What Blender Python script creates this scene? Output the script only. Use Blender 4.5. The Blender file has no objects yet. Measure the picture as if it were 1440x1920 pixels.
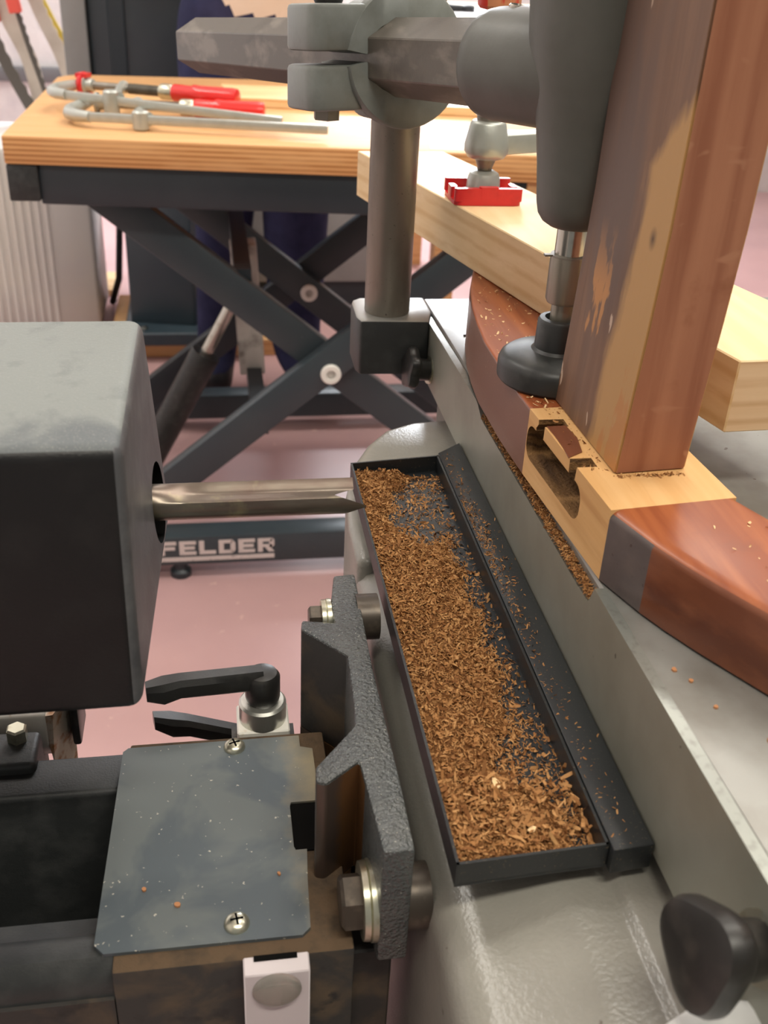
import bpy, bmesh, math, random
from mathutils import Vector, Matrix
import numpy as np
random.seed(7); rng = np.random.default_rng(7)
PI = math.pi
S = bpy.context.scene
C = S.collection

# ------------------------------------------------------------------ camera
cd = bpy.data.cameras.new('camera'); cam = bpy.data.objects.new('camera', cd); C.objects.link(cam)
R0 = (0.98724836, -0.15274528, 0.04482808)
R1 = (-0.03801155, -0.49965879, -0.8653879)
R2 = (0.15458266, 0.8526488, -0.49909341)
mw = Matrix(((R0[0], -R1[0], -R2[0], 0), (R0[1], -R1[1], -R2[1], 0), (R0[2], -R1[2], -R2[2], 1.12), (0, 0, 0, 1)))
cam.matrix_world = mw
cd.sensor_fit = 'VERTICAL'; cd.sensor_height = 24.0; cd.lens = 1927.06 / 1920 * 24.0
cd.clip_start = 0.02; cd.clip_end = 50
cd.dof.use_dof = True; cd.dof.focus_distance = 0.56; cd.dof.aperture_fstop = 10.5
S.camera = cam

# ------------------------------------------------------------------ light
w = bpy.data.worlds.new('World'); S.world = w; w.use_nodes = True
w.node_tree.nodes['Background'].inputs[0].default_value = (1.0, 0.98, 0.92, 1)
w.node_tree.nodes['Background'].inputs[1].default_value = 0.27
def area(name, loc, size, power, col, target):
    l = bpy.data.lights.new(name, 'AREA'); l.shape = 'RECTANGLE'; l.size, l.size_y = size
    l.energy = power; l.color = col
    o = bpy.data.objects.new(name, l); C.objects.link(o); o.location = loc
    d = Vector(target) - Vector(loc); o.rotation_euler = d.to_track_quat('-Z', 'Y').to_euler()
    return o
area('ceiling_tube_back', (0.9, 2.7, 2.72), (1.5, 0.25), 30, (1.0, 0.965, 0.88), (0.9, 2.7, 0))
area('ceiling_tube_middle', (1.0, 1.0, 2.72), (1.5, 0.25), 30, (1.0, 0.96, 0.86), (1.0, 1.0, 0))
area('ceiling_tube_front', (0.35, -0.55, 2.72), (1.5, 0.25), 40, (1.0, 0.95, 0.83), (0.35, -0.55, 0))
area('ceiling_tube_side', (-1.0, 1.7, 2.72), (0.25, 1.5), 22, (1.0, 0.96, 0.88), (-1.0, 1.7, 0))
area('window_daylight', (.55, 4.85, 1.80), (1.7, 0.4), 135, (0.92, 0.96, 1.0), (0.25, 1.2, 0.2))

vs = S.view_settings
vs.view_transform = 'Standard'; vs.look = 'None'; vs.gamma = 1; vs.use_curve_mapping = False
vs.exposure = -0.12

# ------------------------------------------------------------------ materials
def lin(c):
    return tuple((x / 12.92 if x <= 0.04045 else ((x + 0.055) / 1.055) ** 2.4) for x in [v / 255 for v in c]) + (1,)

class Mat:
    def __init__(s, name, rough=0.5, metal=0.0, spec=0.5):
        s.m = bpy.data.materials.new(name); s.m.use_nodes = True
        s.t = s.m.node_tree; s.n = s.t.nodes; s.l = s.t.links
        s.b = s.n['Principled BSDF']
        s.b.inputs['Roughness'].default_value = rough; s.b.inputs['Metallic'].default_value = metal
        s.b.inputs['Specular IOR Level'].default_value = spec
        s.tc = s.n.new('ShaderNodeTexCoord'); s.last = None; s.bump_last = None
    def coords(s, scale=(1, 1, 1), rot=(0, 0, 0), loc=(0, 0, 0)):
        mp = s.n.new('ShaderNodeMapping'); mp.inputs['Scale'].default_value = scale
        mp.inputs['Rotation'].default_value = rot; mp.inputs['Location'].default_value = loc
        s.l.new(s.tc.outputs['Object'], mp.inputs[0]); return mp.outputs[0]
    def noise(s, scale, detail=4, co=None, rough=0.55, dist=0.0):
        n = s.n.new('ShaderNodeTexNoise'); n.inputs['Scale'].default_value = scale
        n.inputs['Detail'].default_value = detail; n.inputs['Roughness'].default_value = rough
        n.inputs['Distortion'].default_value = dist
        s.l.new(co if co else s.tc.outputs['Object'], n.inputs['Vector']); return n.outputs['Fac']
    def voro(s, scale, co=None):
        n = s.n.new('ShaderNodeTexVoronoi'); n.inputs['Scale'].default_value = scale
        s.l.new(co if co else s.tc.outputs['Object'], n.inputs['Vector']); return n.outputs['Distance']
    def ramp(s, fac, a, b, ca=(0, 0, 0, 1), cb=(1, 1, 1, 1)):
        r = s.n.new('ShaderNodeValToRGB'); e = r.color_ramp.elements
        e[0].position = a; e[0].color = ca; e[1].position = b; e[1].color = cb
        s.l.new(fac, r.inputs[0]); return r.outputs[0]
    def base(s, col):
        s.b.inputs['Base Color'].default_value = lin(col); s.cur = None; s.curcol = lin(col); return s
    def over(s, fac, col):
        """lay colour col over the present base colour where fac is white"""
        m = s.n.new('ShaderNodeMixRGB'); m.blend_type = 'MIX'
        if s.cur is None: m.inputs[1].default_value = s.curcol
        else: s.l.new(s.cur, m.inputs[1])
        m.inputs[2].default_value = lin(col)
        s.l.new(fac, m.inputs[0]); s.cur = m.outputs[0]; s.l.new(s.cur, s.b.inputs['Base Color']); return s
    def math(s, op, a, b=None):
        m = s.n.new('ShaderNodeMath'); m.operation = op
        for i, v in enumerate((a, b)):
            if v is None: continue
            if isinstance(v, (int, float)): m.inputs[i].default_value = v
            else: s.l.new(v, m.inputs[i])
        return m.outputs[0]
    def sep(s):
        x = s.n.new('ShaderNodeSeparateXYZ'); s.l.new(s.tc.outputs['Object'], x.inputs[0]); return x.outputs
    def roughmap(s, fac, a, b):
        m = s.n.new('ShaderNodeMapRange'); m.inputs['To Min'].default_value = a; m.inputs['To Max'].default_value = b
        s.l.new(fac, m.inputs['Value']); s.l.new(m.outputs[0], s.b.inputs['Roughness']); return s
    def bump(s, fac, strength=0.2, dist=0.001):
        b = s.n.new('ShaderNodeBump'); b.inputs['Strength'].default_value = strength; b.inputs['Distance'].default_value = dist
        s.l.new(fac, b.inputs['Height'])
        if s.bump_last: s.l.new(s.bump_last, b.inputs['Normal'])
        s.bump_last = b.outputs[0]; s.l.new(s.bump_last, s.b.inputs['Normal']); return s

M = {}
def reg(name, **k):
    m = Mat(name, **k); M[name] = m.m; return m

# castings and paint
m = reg('black_casting', rough=0.4, spec=0.5).base((44, 46, 46)); n = m.noise(60, 6)
m.over(m.ramp(n, .45, .8), (66, 67, 66)); m.bump(m.noise(900, 3), .35, .0004); m.roughmap(n, .38, .6)
# housing: dust lies on the up-facing top
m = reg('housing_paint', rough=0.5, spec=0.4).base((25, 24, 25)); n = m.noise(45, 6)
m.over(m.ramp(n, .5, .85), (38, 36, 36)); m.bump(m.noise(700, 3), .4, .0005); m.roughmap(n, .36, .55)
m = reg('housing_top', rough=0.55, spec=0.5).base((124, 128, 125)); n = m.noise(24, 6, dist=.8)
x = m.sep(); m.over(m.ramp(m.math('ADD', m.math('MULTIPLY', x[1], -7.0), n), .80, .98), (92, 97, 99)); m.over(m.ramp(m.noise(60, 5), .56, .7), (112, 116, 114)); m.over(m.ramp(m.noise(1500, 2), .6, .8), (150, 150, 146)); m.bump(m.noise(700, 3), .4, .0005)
m = reg('hammered_casting', rough=0.27, spec=0.9).base((64, 68, 68)); n = m.noise(620, 2)
m.over(m.ramp(m.noise(40, 5), .45, .75), (80, 82, 79)); m.bump(n, 1.0, .0016)
m.over(m.ramp(m.noise(900, 2), .68, .74), (150, 148, 138))
m = reg('dusty_iron', rough=0.62).base((52, 50, 48)); n = m.noise(38, 6, dist=.5)
m.over(m.ramp(n, .5, .72), (88, 74, 58)); m.over(m.ramp(m.noise(70, 5), .58, .7), (42, 40, 38)); m.bump(m.noise(500, 3), .3, .0004)
m = reg('machined_slide', rough=0.36, metal=0.7).base((98, 84, 76)); n = m.noise(60, 6, m.coords((1, 1, .15)))
m.over(m.ramp(n, .5, .8), (112, 90, 72)); x = m.sep(); m.over(m.ramp(m.math('ADD', x[0], m.math('MULTIPLY', m.math('SUBTRACT', m.noise(120, 4), .5), .006)), .1040, .1052), (122, 90, 60)); m.bump(m.noise(300, 3, m.coords((1, 1, .2))), .15, .0004)
m = reg('brown_dust', rough=.85, spec=.15).base((94, 77, 60)); m.over(m.ramp(m.noise(90, 5), .45, .7), (70, 60, 50)); m.bump(m.noise(400, 4), .5, .0012)
m = reg('oily_bolt', rough=.4, metal=.5).base((78, 70, 62)); m.over(m.ramp(m.noise(150, 4), .5, .75), (104, 94, 82))
m = reg('cover_plate', rough=0.42, spec=0.5, metal=0.25).base((84, 92, 97)); n = m.noise(18, 4, dist=.5)
m.over(m.ramp(n, .44, .54), (101, 107, 107)); m.over(m.ramp(m.noise(420, 2), .7, .76), (190, 186, 172))
x = m.sep(); m.over(m.ramp(m.math('ADD', x[0], m.math('MULTIPLY', m.noise(60, 4), .03)), .098, .116), (150, 138, 112))
m.roughmap(n, .35, .55)
m = reg('grey_paint', rough=0.26, spec=0.5).base((146, 143, 134)); n = m.noise(520, 2)
m.bump(n, .4, .0006); m.over(m.ramp(m.noise(130, 3), .72, .76), (96, 84, 74)); m.over(m.ramp(m.noise(20, 4), .4, .8), (134, 131, 123))
m = reg('ground_steel', rough=0.36, metal=0.55).base((162, 162, 157)); n = m.noise(30, 6)
m.over(m.ramp(n, .4, .75), (140, 136, 128)); m.roughmap(m.noise(80, 5), .3, .42); m.over(m.ramp(m.noise(160, 3), .71, .75), (96, 84, 72))
m = reg('fence_steel', rough=0.42, metal=0.35).base((150, 150, 138)); n = m.noise(14, 6)
m.over(m.ramp(n, .4, .7), (132, 131, 118)); m.over(m.ramp(m.noise(140, 3), .73, .77), (70, 66, 58)); m.roughmap(n, .34, .5)
m = reg('edge_steel', rough=0.3, metal=0.8).base((168, 172, 165)); m.over(m.ramp(m.noise(260, 4), .5, .7), (150, 152, 145))
m = reg('dark_steel', rough=0.34, metal=0.5).base((140, 134, 124)); n = m.noise(50, 6, m.coords((1, 1, .3)))
m.over(m.ramp(n, .45, .7), (120, 113, 103)); m.over(m.ramp(m.noise(500, 3), .68, .75), (70, 64, 58)); m.roughmap(n, .3, .48)
m = reg('mid_steel', rough=0.33, metal=0.6).base((150, 145, 132)); m.over(m.ramp(m.noise(80, 5, m.coords((1, 1, .2))), .45, .75), (122, 116, 104))
m = reg('hex_bar_steel', rough=0.42, metal=0.3).base((96, 90, 82)); n = m.noise(40, 6, m.coords((1, .3, 1)))
m.over(m.ramp(n, .5, .62), (128, 120, 110)); m.over(m.ramp(m.noise(22, 5), .55, .75), (74, 68, 62)); m.bump(m.noise(800, 3), .15, .0003)
m = reg('bright_steel', rough=0.22, metal=1.0).base((196, 192, 182)); m.over(m.ramp(m.noise(120, 4), .5, .8), (160, 154, 142))
m = reg('cast_zinc', rough=0.38, metal=0.5).base((184, 187, 180)); m.over(m.ramp(m.noise(60, 4), .45, .75), (174, 176, 168)); m.bump(m.noise(300, 3), .15, .0006)
m = reg('housing_side_lit', rough=0.42, spec=0.55).base((82, 83, 86)); m.over(m.ramp(m.noise(60, 5), .45, .75), (104, 105, 106)); m.bump(m.noise(700, 3), .35, .0005)  # right face: lighter copy of the paint, for light it catches and dust
m = reg('zinc_plate', rough=0.3, metal=0.9).base((206, 204, 184)); m.over(m.ramp(m.noise(200, 4), .5, .8), (172, 165, 138))
m = reg('chisel_steel', rough=0.33, metal=0.75).base((126, 118, 106)); n = m.noise(60, 5, m.coords((.3, 1, 1)))
m.over(m.ramp(n, .45, .7), (104, 88, 80)); m.over(m.ramp(m.noise(45, 4), .55, .7), (150, 140, 110))
m = reg('cast_grey', rough=0.45, spec=0.45).base((88, 88, 82)); n = m.noise(30, 5)
m.over(m.ramp(n, .4, .75), (99, 99, 94)); m.bump(m.noise(500, 3), .12, .0004)
m = reg('clamp_grey', rough=0.42, spec=0.5).base((128, 132, 128)); m.over(m.ramp(m.noise(40, 5), .45, .75), (108, 110, 104)); m.bump(m.noise(400, 3), .12, .0004)
m = reg('rubber_black', rough=0.42, spec=0.5).base((42, 43, 42)); m.over(m.ramp(m.noise(80, 5), .5, .8), (66, 66, 63)); m.bump(m.noise(600, 3), .1, .0003)
m = reg('plastic_black', rough=0.36, spec=0.5).base((34, 33, 32)); m.over(m.ramp(m.noise(120, 4), .55, .85), (58, 56, 52)); m.bump(m.noise(900, 2), .15, .0003)
m = reg('dusty_plastic', rough=0.42).base((34, 32, 30)); m.over(m.ramp(m.noise(90, 5), .5, .8), (60, 55, 50))
m = reg('shade_black', rough=0.9, spec=0.1).base((12, 11, 10))  # near-black colour for the shade inside slots, notches and the bore
m = reg('tray_paint', rough=0.36, spec=0.5).base((34, 37, 39)); n = m.noise(500, 4)
m.over(m.ramp(m.noise(900, 2), .66, .72), (96, 84, 66)); m.bump(n, .2, .0003)
m = reg('white_metal', rough=0.35, spec=0.5).base((226, 222, 212)); m.over(m.ramp(m.noise(90, 5), .62, .75), (190, 160, 120))
m = reg('lilac_white', rough=0.4).base((206, 196, 198))
m = reg('aluminium', rough=0.3, metal=0.85).base((206, 206, 198)); m.over(m.ramp(m.noise(60, 5, m.coords((1, 1, .2))), .5, .75), (176, 172, 160))
m = reg('rust_edge', rough=0.5, metal=.4).base((196, 184, 168)); m.over(m.ramp(m.noise(120, 5), .5, .65), (158, 108, 64))
m = reg('lens_glass', rough=0.05).base((225, 222, 214)); m.b.inputs['Transmission Weight'].default_value = .85; m.b.inputs['IOR'].default_value = 1.45
m = reg('slate_paint', rough=0.38, spec=0.5).base((52, 62, 68)); m.over(m.ramp(m.noise(8, 5), .4, .8), (60, 69, 73)); m.over(m.ramp(m.noise(200, 2), .72, .78), (120, 116, 110))
m = reg('slate_dark', rough=0.42).base((40, 48, 54)); m.over(m.ramp(m.noise(10, 5), .4, .8), (48, 55, 60))
m = reg('teal_machine', rough=0.4).base((50, 64, 72)); m.over(m.ramp(m.noise(6, 5), .4, .8), (60, 74, 80))
m = reg('machine_grey', rough=0.5).base((150, 150, 148)); m.over(m.ramp(m.noise(8, 4), .4, .8), (136, 136, 134))
m = reg('decal_white', rough=0.5).base((212, 202, 198)); m.over(m.ramp(m.noise(120, 4), .62, .7), (160, 152, 150))
m = reg('nylon_white', rough=0.4).base((232, 230, 222))
m = reg('strut_beige', rough=0.5).base((184, 182, 174)); m.over(m.ramp(m.noise(30, 4), .45, .7), (118, 114, 106))
m = reg('red_plastic', rough=0.35, spec=0.5).base((214, 44, 46)); m.over(m.ramp(m.noise(60, 3), .55, .8), (190, 36, 40))
m = reg('red_wood', rough=0.3).base((220, 40, 34)); m.b.inputs['Coat Weight'].default_value = .4
m = reg('red_worn_wood', rough=0.45).base((206, 138, 98)); m.over(m.ramp(m.noise(120, 4, m.coords((1, 1, .25))), .48, .56), (206, 52, 38))
m = reg('floor_paint', rough=0.42, spec=0.45).base((198, 160, 158)); n = m.noise(2.2, 6)
m.over(m.ramp(n, .4, .75), (182, 146, 147)); m.over(m.ramp(m.noise(28, 5), .66, .72), (214, 178, 172)); m.over(m.ramp(m.noise(60, 3), .74, .77), (226, 206, 196)); m.roughmap(m.noise(4, 5), .34, .52)
m = reg('white_wall', rough=0.8).base((226, 222, 220)); n = m.noise(9, 6); m.over(m.ramp(n, .45, .75), (206, 202, 204)); m.bump(m.noise(14, 5), .5, .012)
m = reg('white_ceiling', rough=0.85).base((228, 225, 220))
m = reg('white_cabinet', rough=0.5).base((222, 216, 208)); m.over(m.ramp(m.noise(3, 4), .4, .75), (208, 203, 204))
m = reg('trim_grey', rough=0.6).base((130, 130, 130)); m.over(m.ramp(m.voro(30), .0, .2), (110, 110, 112))
m = reg('navy_cloth', rough=0.9, spec=0.2).base((44, 46, 74)); m.over(m.ramp(m.noise(16, 5), .4, .75), (58, 60, 92)); m.bump(m.noise(60, 4), .4, .004)
m = reg('cream_cloth', rough=0.9, spec=0.2).base((224, 206, 192)); m.bump(m.noise(50, 4), .4, .004)
m = reg('skin', rough=0.55).base((208, 158, 132))
m = reg('hair', rough=0.6).base((70, 54, 42)); m.bump(m.noise(80, 4, m.coords((1, 1, .2))), .5, .004)
m = reg('shoe_black', rough=0.5).base((34, 34, 38))
m = reg('paper_white', rough=0.7).base((222, 221, 224))
m = reg('yellow_paint', rough=0.4).base((206, 176, 62))
m = reg('blade_beige', rough=0.5).base((206, 192, 178)); m.over(m.ramp(m.noise(10, 4), .45, .7), (188, 172, 158))
m = reg('blade_dark', rough=0.45, metal=.3).base((96, 90, 84))
m = reg('coral_plastic', rough=0.45).base((232, 92, 78))
m = reg('cable_black', rough=0.5).base((38, 38, 40))
m = reg('tube_light', rough=.5).base((255, 250, 240)); m.b.inputs['Emission Color'].default_value = (1, .95, .88, 1); m.b.inputs['Emission Strength'].default_value = 6
m = reg('window_glow', rough=.4).base((200, 215, 240)); m.b.inputs['Emission Color'].default_value = (.55, .72, 1, 1); m.b.inputs['Emission Strength'].default_value = 2.0
m = reg('frame_white', rough=.5).base((230, 230, 228))

def wood(name, base, dark, light, axis='y', ring=60, rough=0.5, coat=0.0, fine=1.0, rot=(0, 0, 0), spec=.4, dist=3.0, streak=(.45, .7)):
    m = reg(name, rough=rough, spec=spec).base(base)
    st = {'x': (.06, 1, 1), 'y': (1, .06, 1), 'z': (1, 1, .06)}[axis]
    co = m.coords(st, rot)
    wv = m.n.new('ShaderNodeTexWave'); wv.wave_type = 'BANDS'; wv.bands_direction = {'x': 'Z', 'y': 'Z', 'z': 'X'}[axis]
    wv.inputs['Scale'].default_value = ring; wv.inputs['Distortion'].default_value = dist; wv.inputs['Detail'].default_value = 2; wv.inputs['Detail Scale'].default_value = 1.2
    m.l.new(co, wv.inputs['Vector'])
    m.over(m.ramp(wv.outputs['Fac'], .55, 1.0), dark)
    m.over(m.ramp(m.noise(90, 5, co), streak[0], streak[1]), light)
    f = m.noise(420, 4, co); m.over(m.math('MULTIPLY', m.ramp(f, .6, .75), .5 * fine), dark)
    m.bump(f, .12 * fine, .0004)
    m.b.inputs['Coat Weight'].default_value = coat; m.b.inputs['Coat Roughness'].default_value = .22
    return m
wood('pine', (230, 200, 152), (218, 182, 130), (238, 210, 166), 'y', 26, .55, dist=2.0, fine=.5)
wood('pine_end', (220, 184, 144), (202, 162, 120), (228, 196, 158), 'x', 30, .65, dist=4.0, fine=.5)
wood('bench_top', (212, 162, 108), (200, 146, 92), (220, 174, 122), 'x', 14, .58, spec=.5, dist=4, fine=.4)
m = reg('ply_edge', rough=.55).base((214, 158, 100)); x = m.sep()
wv = m.math('SINE', m.math('MULTIPLY', x[2], 2 * PI / .0075)); m.over(m.ramp(wv, .0, .7), (176, 116, 64)); m.over(m.ramp(m.noise(30, 4, m.coords((.1, 1, 1))), .5, .75), (224, 172, 116))
wood('light_plank', (236, 200, 148), (216, 174, 120), (242, 212, 166), 'x', 20, .5, dist=3, fine=.4)
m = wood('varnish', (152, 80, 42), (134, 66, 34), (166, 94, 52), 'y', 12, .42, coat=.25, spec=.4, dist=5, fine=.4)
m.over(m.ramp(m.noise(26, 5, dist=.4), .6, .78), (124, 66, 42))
m = wood('varnish_side', (108, 58, 34), (92, 46, 26), (122, 70, 44), 'y', 10, .4, coat=.3, dist=5, fine=.4)  # darker copy of varnish: shade on the rail sides put into the colour
m = reg('dull_varnish', rough=.42).base((112, 74, 56)); m.over(m.ramp(m.noise(30, 5, m.coords((1, .2, 1))), .42, .7), (122, 88, 72)); m.over(m.ramp(m.noise(900, 2), .7, .75), (170, 136, 108))
m = wood('fresh_wood', (212, 164, 106), (196, 146, 90), (222, 178, 122), 'y', 16, .65, dist=4, fine=.8)
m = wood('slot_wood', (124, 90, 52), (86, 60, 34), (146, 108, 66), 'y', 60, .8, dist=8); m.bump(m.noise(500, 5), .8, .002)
m = reg('old_stain', rough=.5).base((86, 76, 74)); m.over(m.ramp(m.noise(60, 5), .45, .7), (100, 88, 84)); m.over(m.ramp(m.noise(300, 3), .68, .74), (66, 50, 44))
# leg: brown worn side with a bare strip beside the front corner
m = wood('leg_side', (112, 82, 62), (94, 68, 52), (126, 94, 72), 'z', 60, .5, dist=3)
m.over(m.ramp(m.noise(14, 4, m.coords((1, 1, .25))), .5, .62), (98, 78, 68))
x = m.sep()
yn = m.math('ADD', x[1], m.math('MULTIPLY', m.math('SUBTRACT', m.noise(80, 6, m.coords((1, 1, .2))), .5), .026))
# width of the strip shrinks with height z (local z 0 at the rail top)
lim = m.math('MINIMUM', m.math('SUBTRACT', .0345, m.math('MULTIPLY', x[2], .05)), m.math('MULTIPLY', m.math('SUBTRACT', .162, x[2]), .9))
mask = m.ramp(m.math('SUBTRACT', m.math('ADD', lim, .5), yn),   .4997, .5003)
m.over(mask, (176, 136, 86))
kx = m.math('SQRT', m.math('ADD', m.math('POWER', m.math('SUBTRACT', x[1], .0135), 2.0), m.math('POWER', m.math('MULTIPLY', m.math('SUBTRACT', x[2], .104), .7), 2.0)))
m.over(m.ramp(kx, .0014, .0026, (1, 1, 1, 1), (0, 0, 0, 1)), (82, 58, 38))
m2 = m.math('MULTIPLY', m.ramp(m.noise(38, 5, m.coords((1, 1, .3), loc=(3, 1, .2))), .565, .58), m.ramp(x[2], .07, .1, (1, 1, 1, 1), (0, 0, 0, 1)))
m.over(m2, (176, 124, 74))
m.over(m.ramp(m.noise(120, 3, m.coords((1, 1, .3))), .71, .73), (182, 158, 138))
m = wood('leg_front', (152, 100, 74), (138, 86, 62), (164, 112, 84), 'z', 16, .5, dist=5, spec=.4, fine=.5)
wv = m.noise(90, 2, m.coords((.5, .5, 1), (0, .12, 0)), dist=.5); m.over(m.ramp(wv, .64, .72), (166, 116, 88))
m.over(m.ramp(m.noise(30, 5), .58, .75), (134, 82, 56))
m = reg('chip_wood', rough=.8, spec=.2).base((164, 116, 70)); oi = m.n.new('ShaderNodeNewGeometry')
r = oi.outputs['Random Per Island']; m.over(m.ramp(r, .25, .95), (190, 144, 94)); m.over(m.ramp(m.math('FRACT', m.math('MULTIPLY', r, 7.31)), .62, .9), (128, 84, 48))
m = reg('heap_wood', rough=.9, spec=.1).base((124, 84, 50)); m.over(m.ramp(m.noise(400, 4), .45, .65), (88, 56, 32)); m.bump(m.noise(300, 4), .8, .003)
m = reg('pale_chip', rough=.7).base((232, 196, 146))
m = reg('crumb_orange', rough=.7).base((172, 118, 76))

# ------------------------------------------------------------------ mesh helpers
def bm_new(): return bmesh.new()
def box(bm, a, b, mi=0):
    vs_ = [bm.verts.new((x, y, z)) for x in (a[0], b[0]) for y in (a[1], b[1]) for z in (a[2], b[2])]
    F = [(0, 1, 3, 2), (4, 6, 7, 5), (0, 4, 5, 1), (2, 3, 7, 6), (0, 2, 6, 4), (1, 5, 7, 3)]
    fs = [bm.faces.new([vs_[i] for i in f]) for f in F]
    for f in fs: f.material_index = mi
    return vs_
def hexa(bm, pts):
    """pts: 8 points, order as in box()"""
    vs_ = [bm.verts.new(p) for p in pts]
    F = [(0, 1, 3, 2), (4, 6, 7, 5), (0, 4, 5, 1), (2, 3, 7, 6), (0, 2, 6, 4), (1, 5, 7, 3)]
    return [bm.faces.new([vs_[i] for i in f]) for f in F]
def bar(bm, p0, p1, wy, wz, up=(0, 0, 1), mi=0):
    """rectangular bar from p0 to p1, wy across (side), wz along up"""
    p0, p1 = Vector(p0), Vector(p1); d = (p1 - p0).normalized()
    s = d.cross(Vector(up)).normalized(); u = s.cross(d)
    vs_ = []
    for p in (p0, p1):
        for a in (-1, 1):
            for b in (-1, 1): vs_.append(bm.verts.new(p + s * a * wy / 2 + u * b * wz / 2))
    F = [(0, 1, 3, 2), (4, 6, 7, 5), (0, 4, 5, 1), (2, 3, 7, 6), (0, 2, 6, 4), (1, 5, 7, 3)]
    for f in F: bm.faces.new([vs_[i] for i in f]).material_index = mi
    return vs_
def frame_of(d):
    d = Vector(d).normalized(); a = Vector((0, 0, 1)) if abs(d.z) < .9 else Vector((1, 0, 0))
    s = d.cross(a).normalized(); return d, s, s.cross(d)
def lathe(bm, o, d, prof, n=32, caps=True, phase=0.0, mi=0):
    """prof: list of (distance along d, radius)"""
    d, s, u = frame_of(d); o = Vector(o); rings = []
    for (h, r) in prof:
        rings.append([bm.verts.new(o + d * h + (s * math.cos(phase + 2 * PI * k / n) + u * math.sin(phase + 2 * PI * k / n)) * r) for k in range(n)])
    for a, b in zip(rings, rings[1:]):
        for k in range(n): bm.faces.new((a[k], a[(k + 1) % n], b[(k + 1) % n], b[k])).material_index = mi
    if caps:
        bm.faces.new(rings[0][::-1]).material_index = mi; bm.faces.new(rings[-1]).material_index = mi
    return rings
def cyl(bm, p0, p1, r, n=24, r1=None, phase=0.0):
    p0, p1 = Vector(p0), Vector(p1); L = (p1 - p0).length
    return lathe(bm, p0, p1 - p0, [(0, r), (L, r if r1 is None else r1)], n, phase=phase)
def tube(bm, pts, r, n=10):
    pts = [Vector(p) for p in pts]; rings = []; prev = None
    for i, p in enumerate(pts):
        d = (pts[min(i + 1, len(pts) - 1)] - pts[max(i - 1, 0)]).normalized()
        if prev is None: _, s, u = frame_of(d)
        else: s = (prev - d * prev.dot(d)).normalized(); u = s.cross(d)
        prev = s; rr = r[i] if isinstance(r, (list, tuple)) else r
        rings.append([bm.verts.new(p + (s * math.cos(2 * PI * k / n) + u * math.sin(2 * PI * k / n)) * rr) for k in range(n)])
    for a, b in zip(rings, rings[1:]):
        for k in range(n): bm.faces.new((a[k], a[(k + 1) % n], b[(k + 1) % n], b[k]))
    bm.faces.new(rings[0][::-1]); bm.faces.new(rings[-1])
def prism(bm, poly, z0, z1, ax='z', mi=0, zt=None):
    """polygon extruded along ax; for ax x the poly is (y,z), for y it is (x,z)"""
    def P(a, b, h): return {'z': (a, b, h), 'x': (h, a, b), 'y': (a, h, b)}[ax]
    lo = [bm.verts.new(P(a, b, z0)) for a, b in poly]; hi = [bm.verts.new(P(a, b, z1)) for a, b in poly]
    n = len(poly); fs = []
    for k in range(n): fs.append(bm.faces.new((lo[k], lo[(k + 1) % n], hi[(k + 1) % n], hi[k])))
    fs.append(bm.faces.new(lo[::-1])); fs.append(bm.faces.new(hi))
    for f in fs: f.material_index = mi
    return lo, hi, fs
def bevel(bm, w_, seg=2, angle=30, faces_only=None):
    bmesh.ops.recalc_face_normals(bm, faces=bm.faces)
    es = [e for e in bm.edges if len(e.link_faces) == 2 and e.calc_face_angle(0) > math.radians(angle)]
    bmesh.ops.bevel(bm, geom=es, offset=w_, segments=seg, profile=.5, affect='EDGES', clamp_overlap=True)
def rootloc(o):
    v = Vector((0, 0, 0))
    while o: v += o.location; o = o.parent
    return v
def obj(name, bm, mats, parent=None, smooth=35, loc=None):
    bmesh.ops.recalc_face_normals(bm, faces=bm.faces)
    off = rootloc(parent) if parent else Vector((0, 0, 0))
    if loc is not None: off = off + (Vector(loc) - off)
    bmesh.ops.translate(bm, verts=bm.verts, vec=-off)
    me = bpy.data.meshes.new(name); bm.to_mesh(me); bm.free()
    for mm in (mats if isinstance(mats, (list, tuple)) else [mats]): me.materials.append(M[mm])
    if smooth:
        me.polygons.foreach_set('use_smooth', [True] * len(me.polygons)); me.set_sharp_from_angle(angle=math.radians(smooth))
    o = bpy.data.objects.new(name, me); C.objects.link(o)
    if loc is not None: o.location = Vector(loc) - (rootloc(parent) if parent else Vector((0, 0, 0)))
    if parent: o.parent = parent
    return o
def thing(name, label, cat, loc, group=None):
    o = bpy.data.objects.new(name, None); C.objects.link(o); o.location = loc; o.empty_display_size = .02
    o['label'] = label; o['category'] = cat
    if group: o['group'] = group
    return o
def tag(o, label, cat, group=None, kind=None):
    if label: o['label'] = label
    if cat: o['category'] = cat
    if group: o['group'] = group
    if kind: o['kind'] = kind
    return o
def boolean(o, cutters):
    """cut the bmesh-built cutters out of o, for good"""
    tmp = []
    for bm in cutters:
        bmesh.ops.recalc_face_normals(bm, faces=bm.faces)
        bmesh.ops.translate(bm, verts=bm.verts, vec=-rootloc(o))
        me = bpy.data.meshes.new('cutter'); bm.to_mesh(me); bm.free()
        for s_ in o.data.materials: me.materials.append(s_)
        if getattr(o, '_x', None) is None: pass
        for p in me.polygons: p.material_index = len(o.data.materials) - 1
        c = bpy.data.objects.new('cutter', me); C.objects.link(c); c.matrix_world = Matrix.Translation(rootloc(o)); tmp.append(c)
        md = o.modifiers.new('b', 'BOOLEAN'); md.operation = 'DIFFERENCE'; md.object = c; md.solver = 'EXACT'
    bpy.context.view_layer.update()
    dg = bpy.context.evaluated_depsgraph_get()
    me = bpy.data.meshes.new_from_object(o.evaluated_get(dg)); o.modifiers.clear(); o.data = me
    for c in tmp: bpy.data.objects.remove(c)
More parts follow.
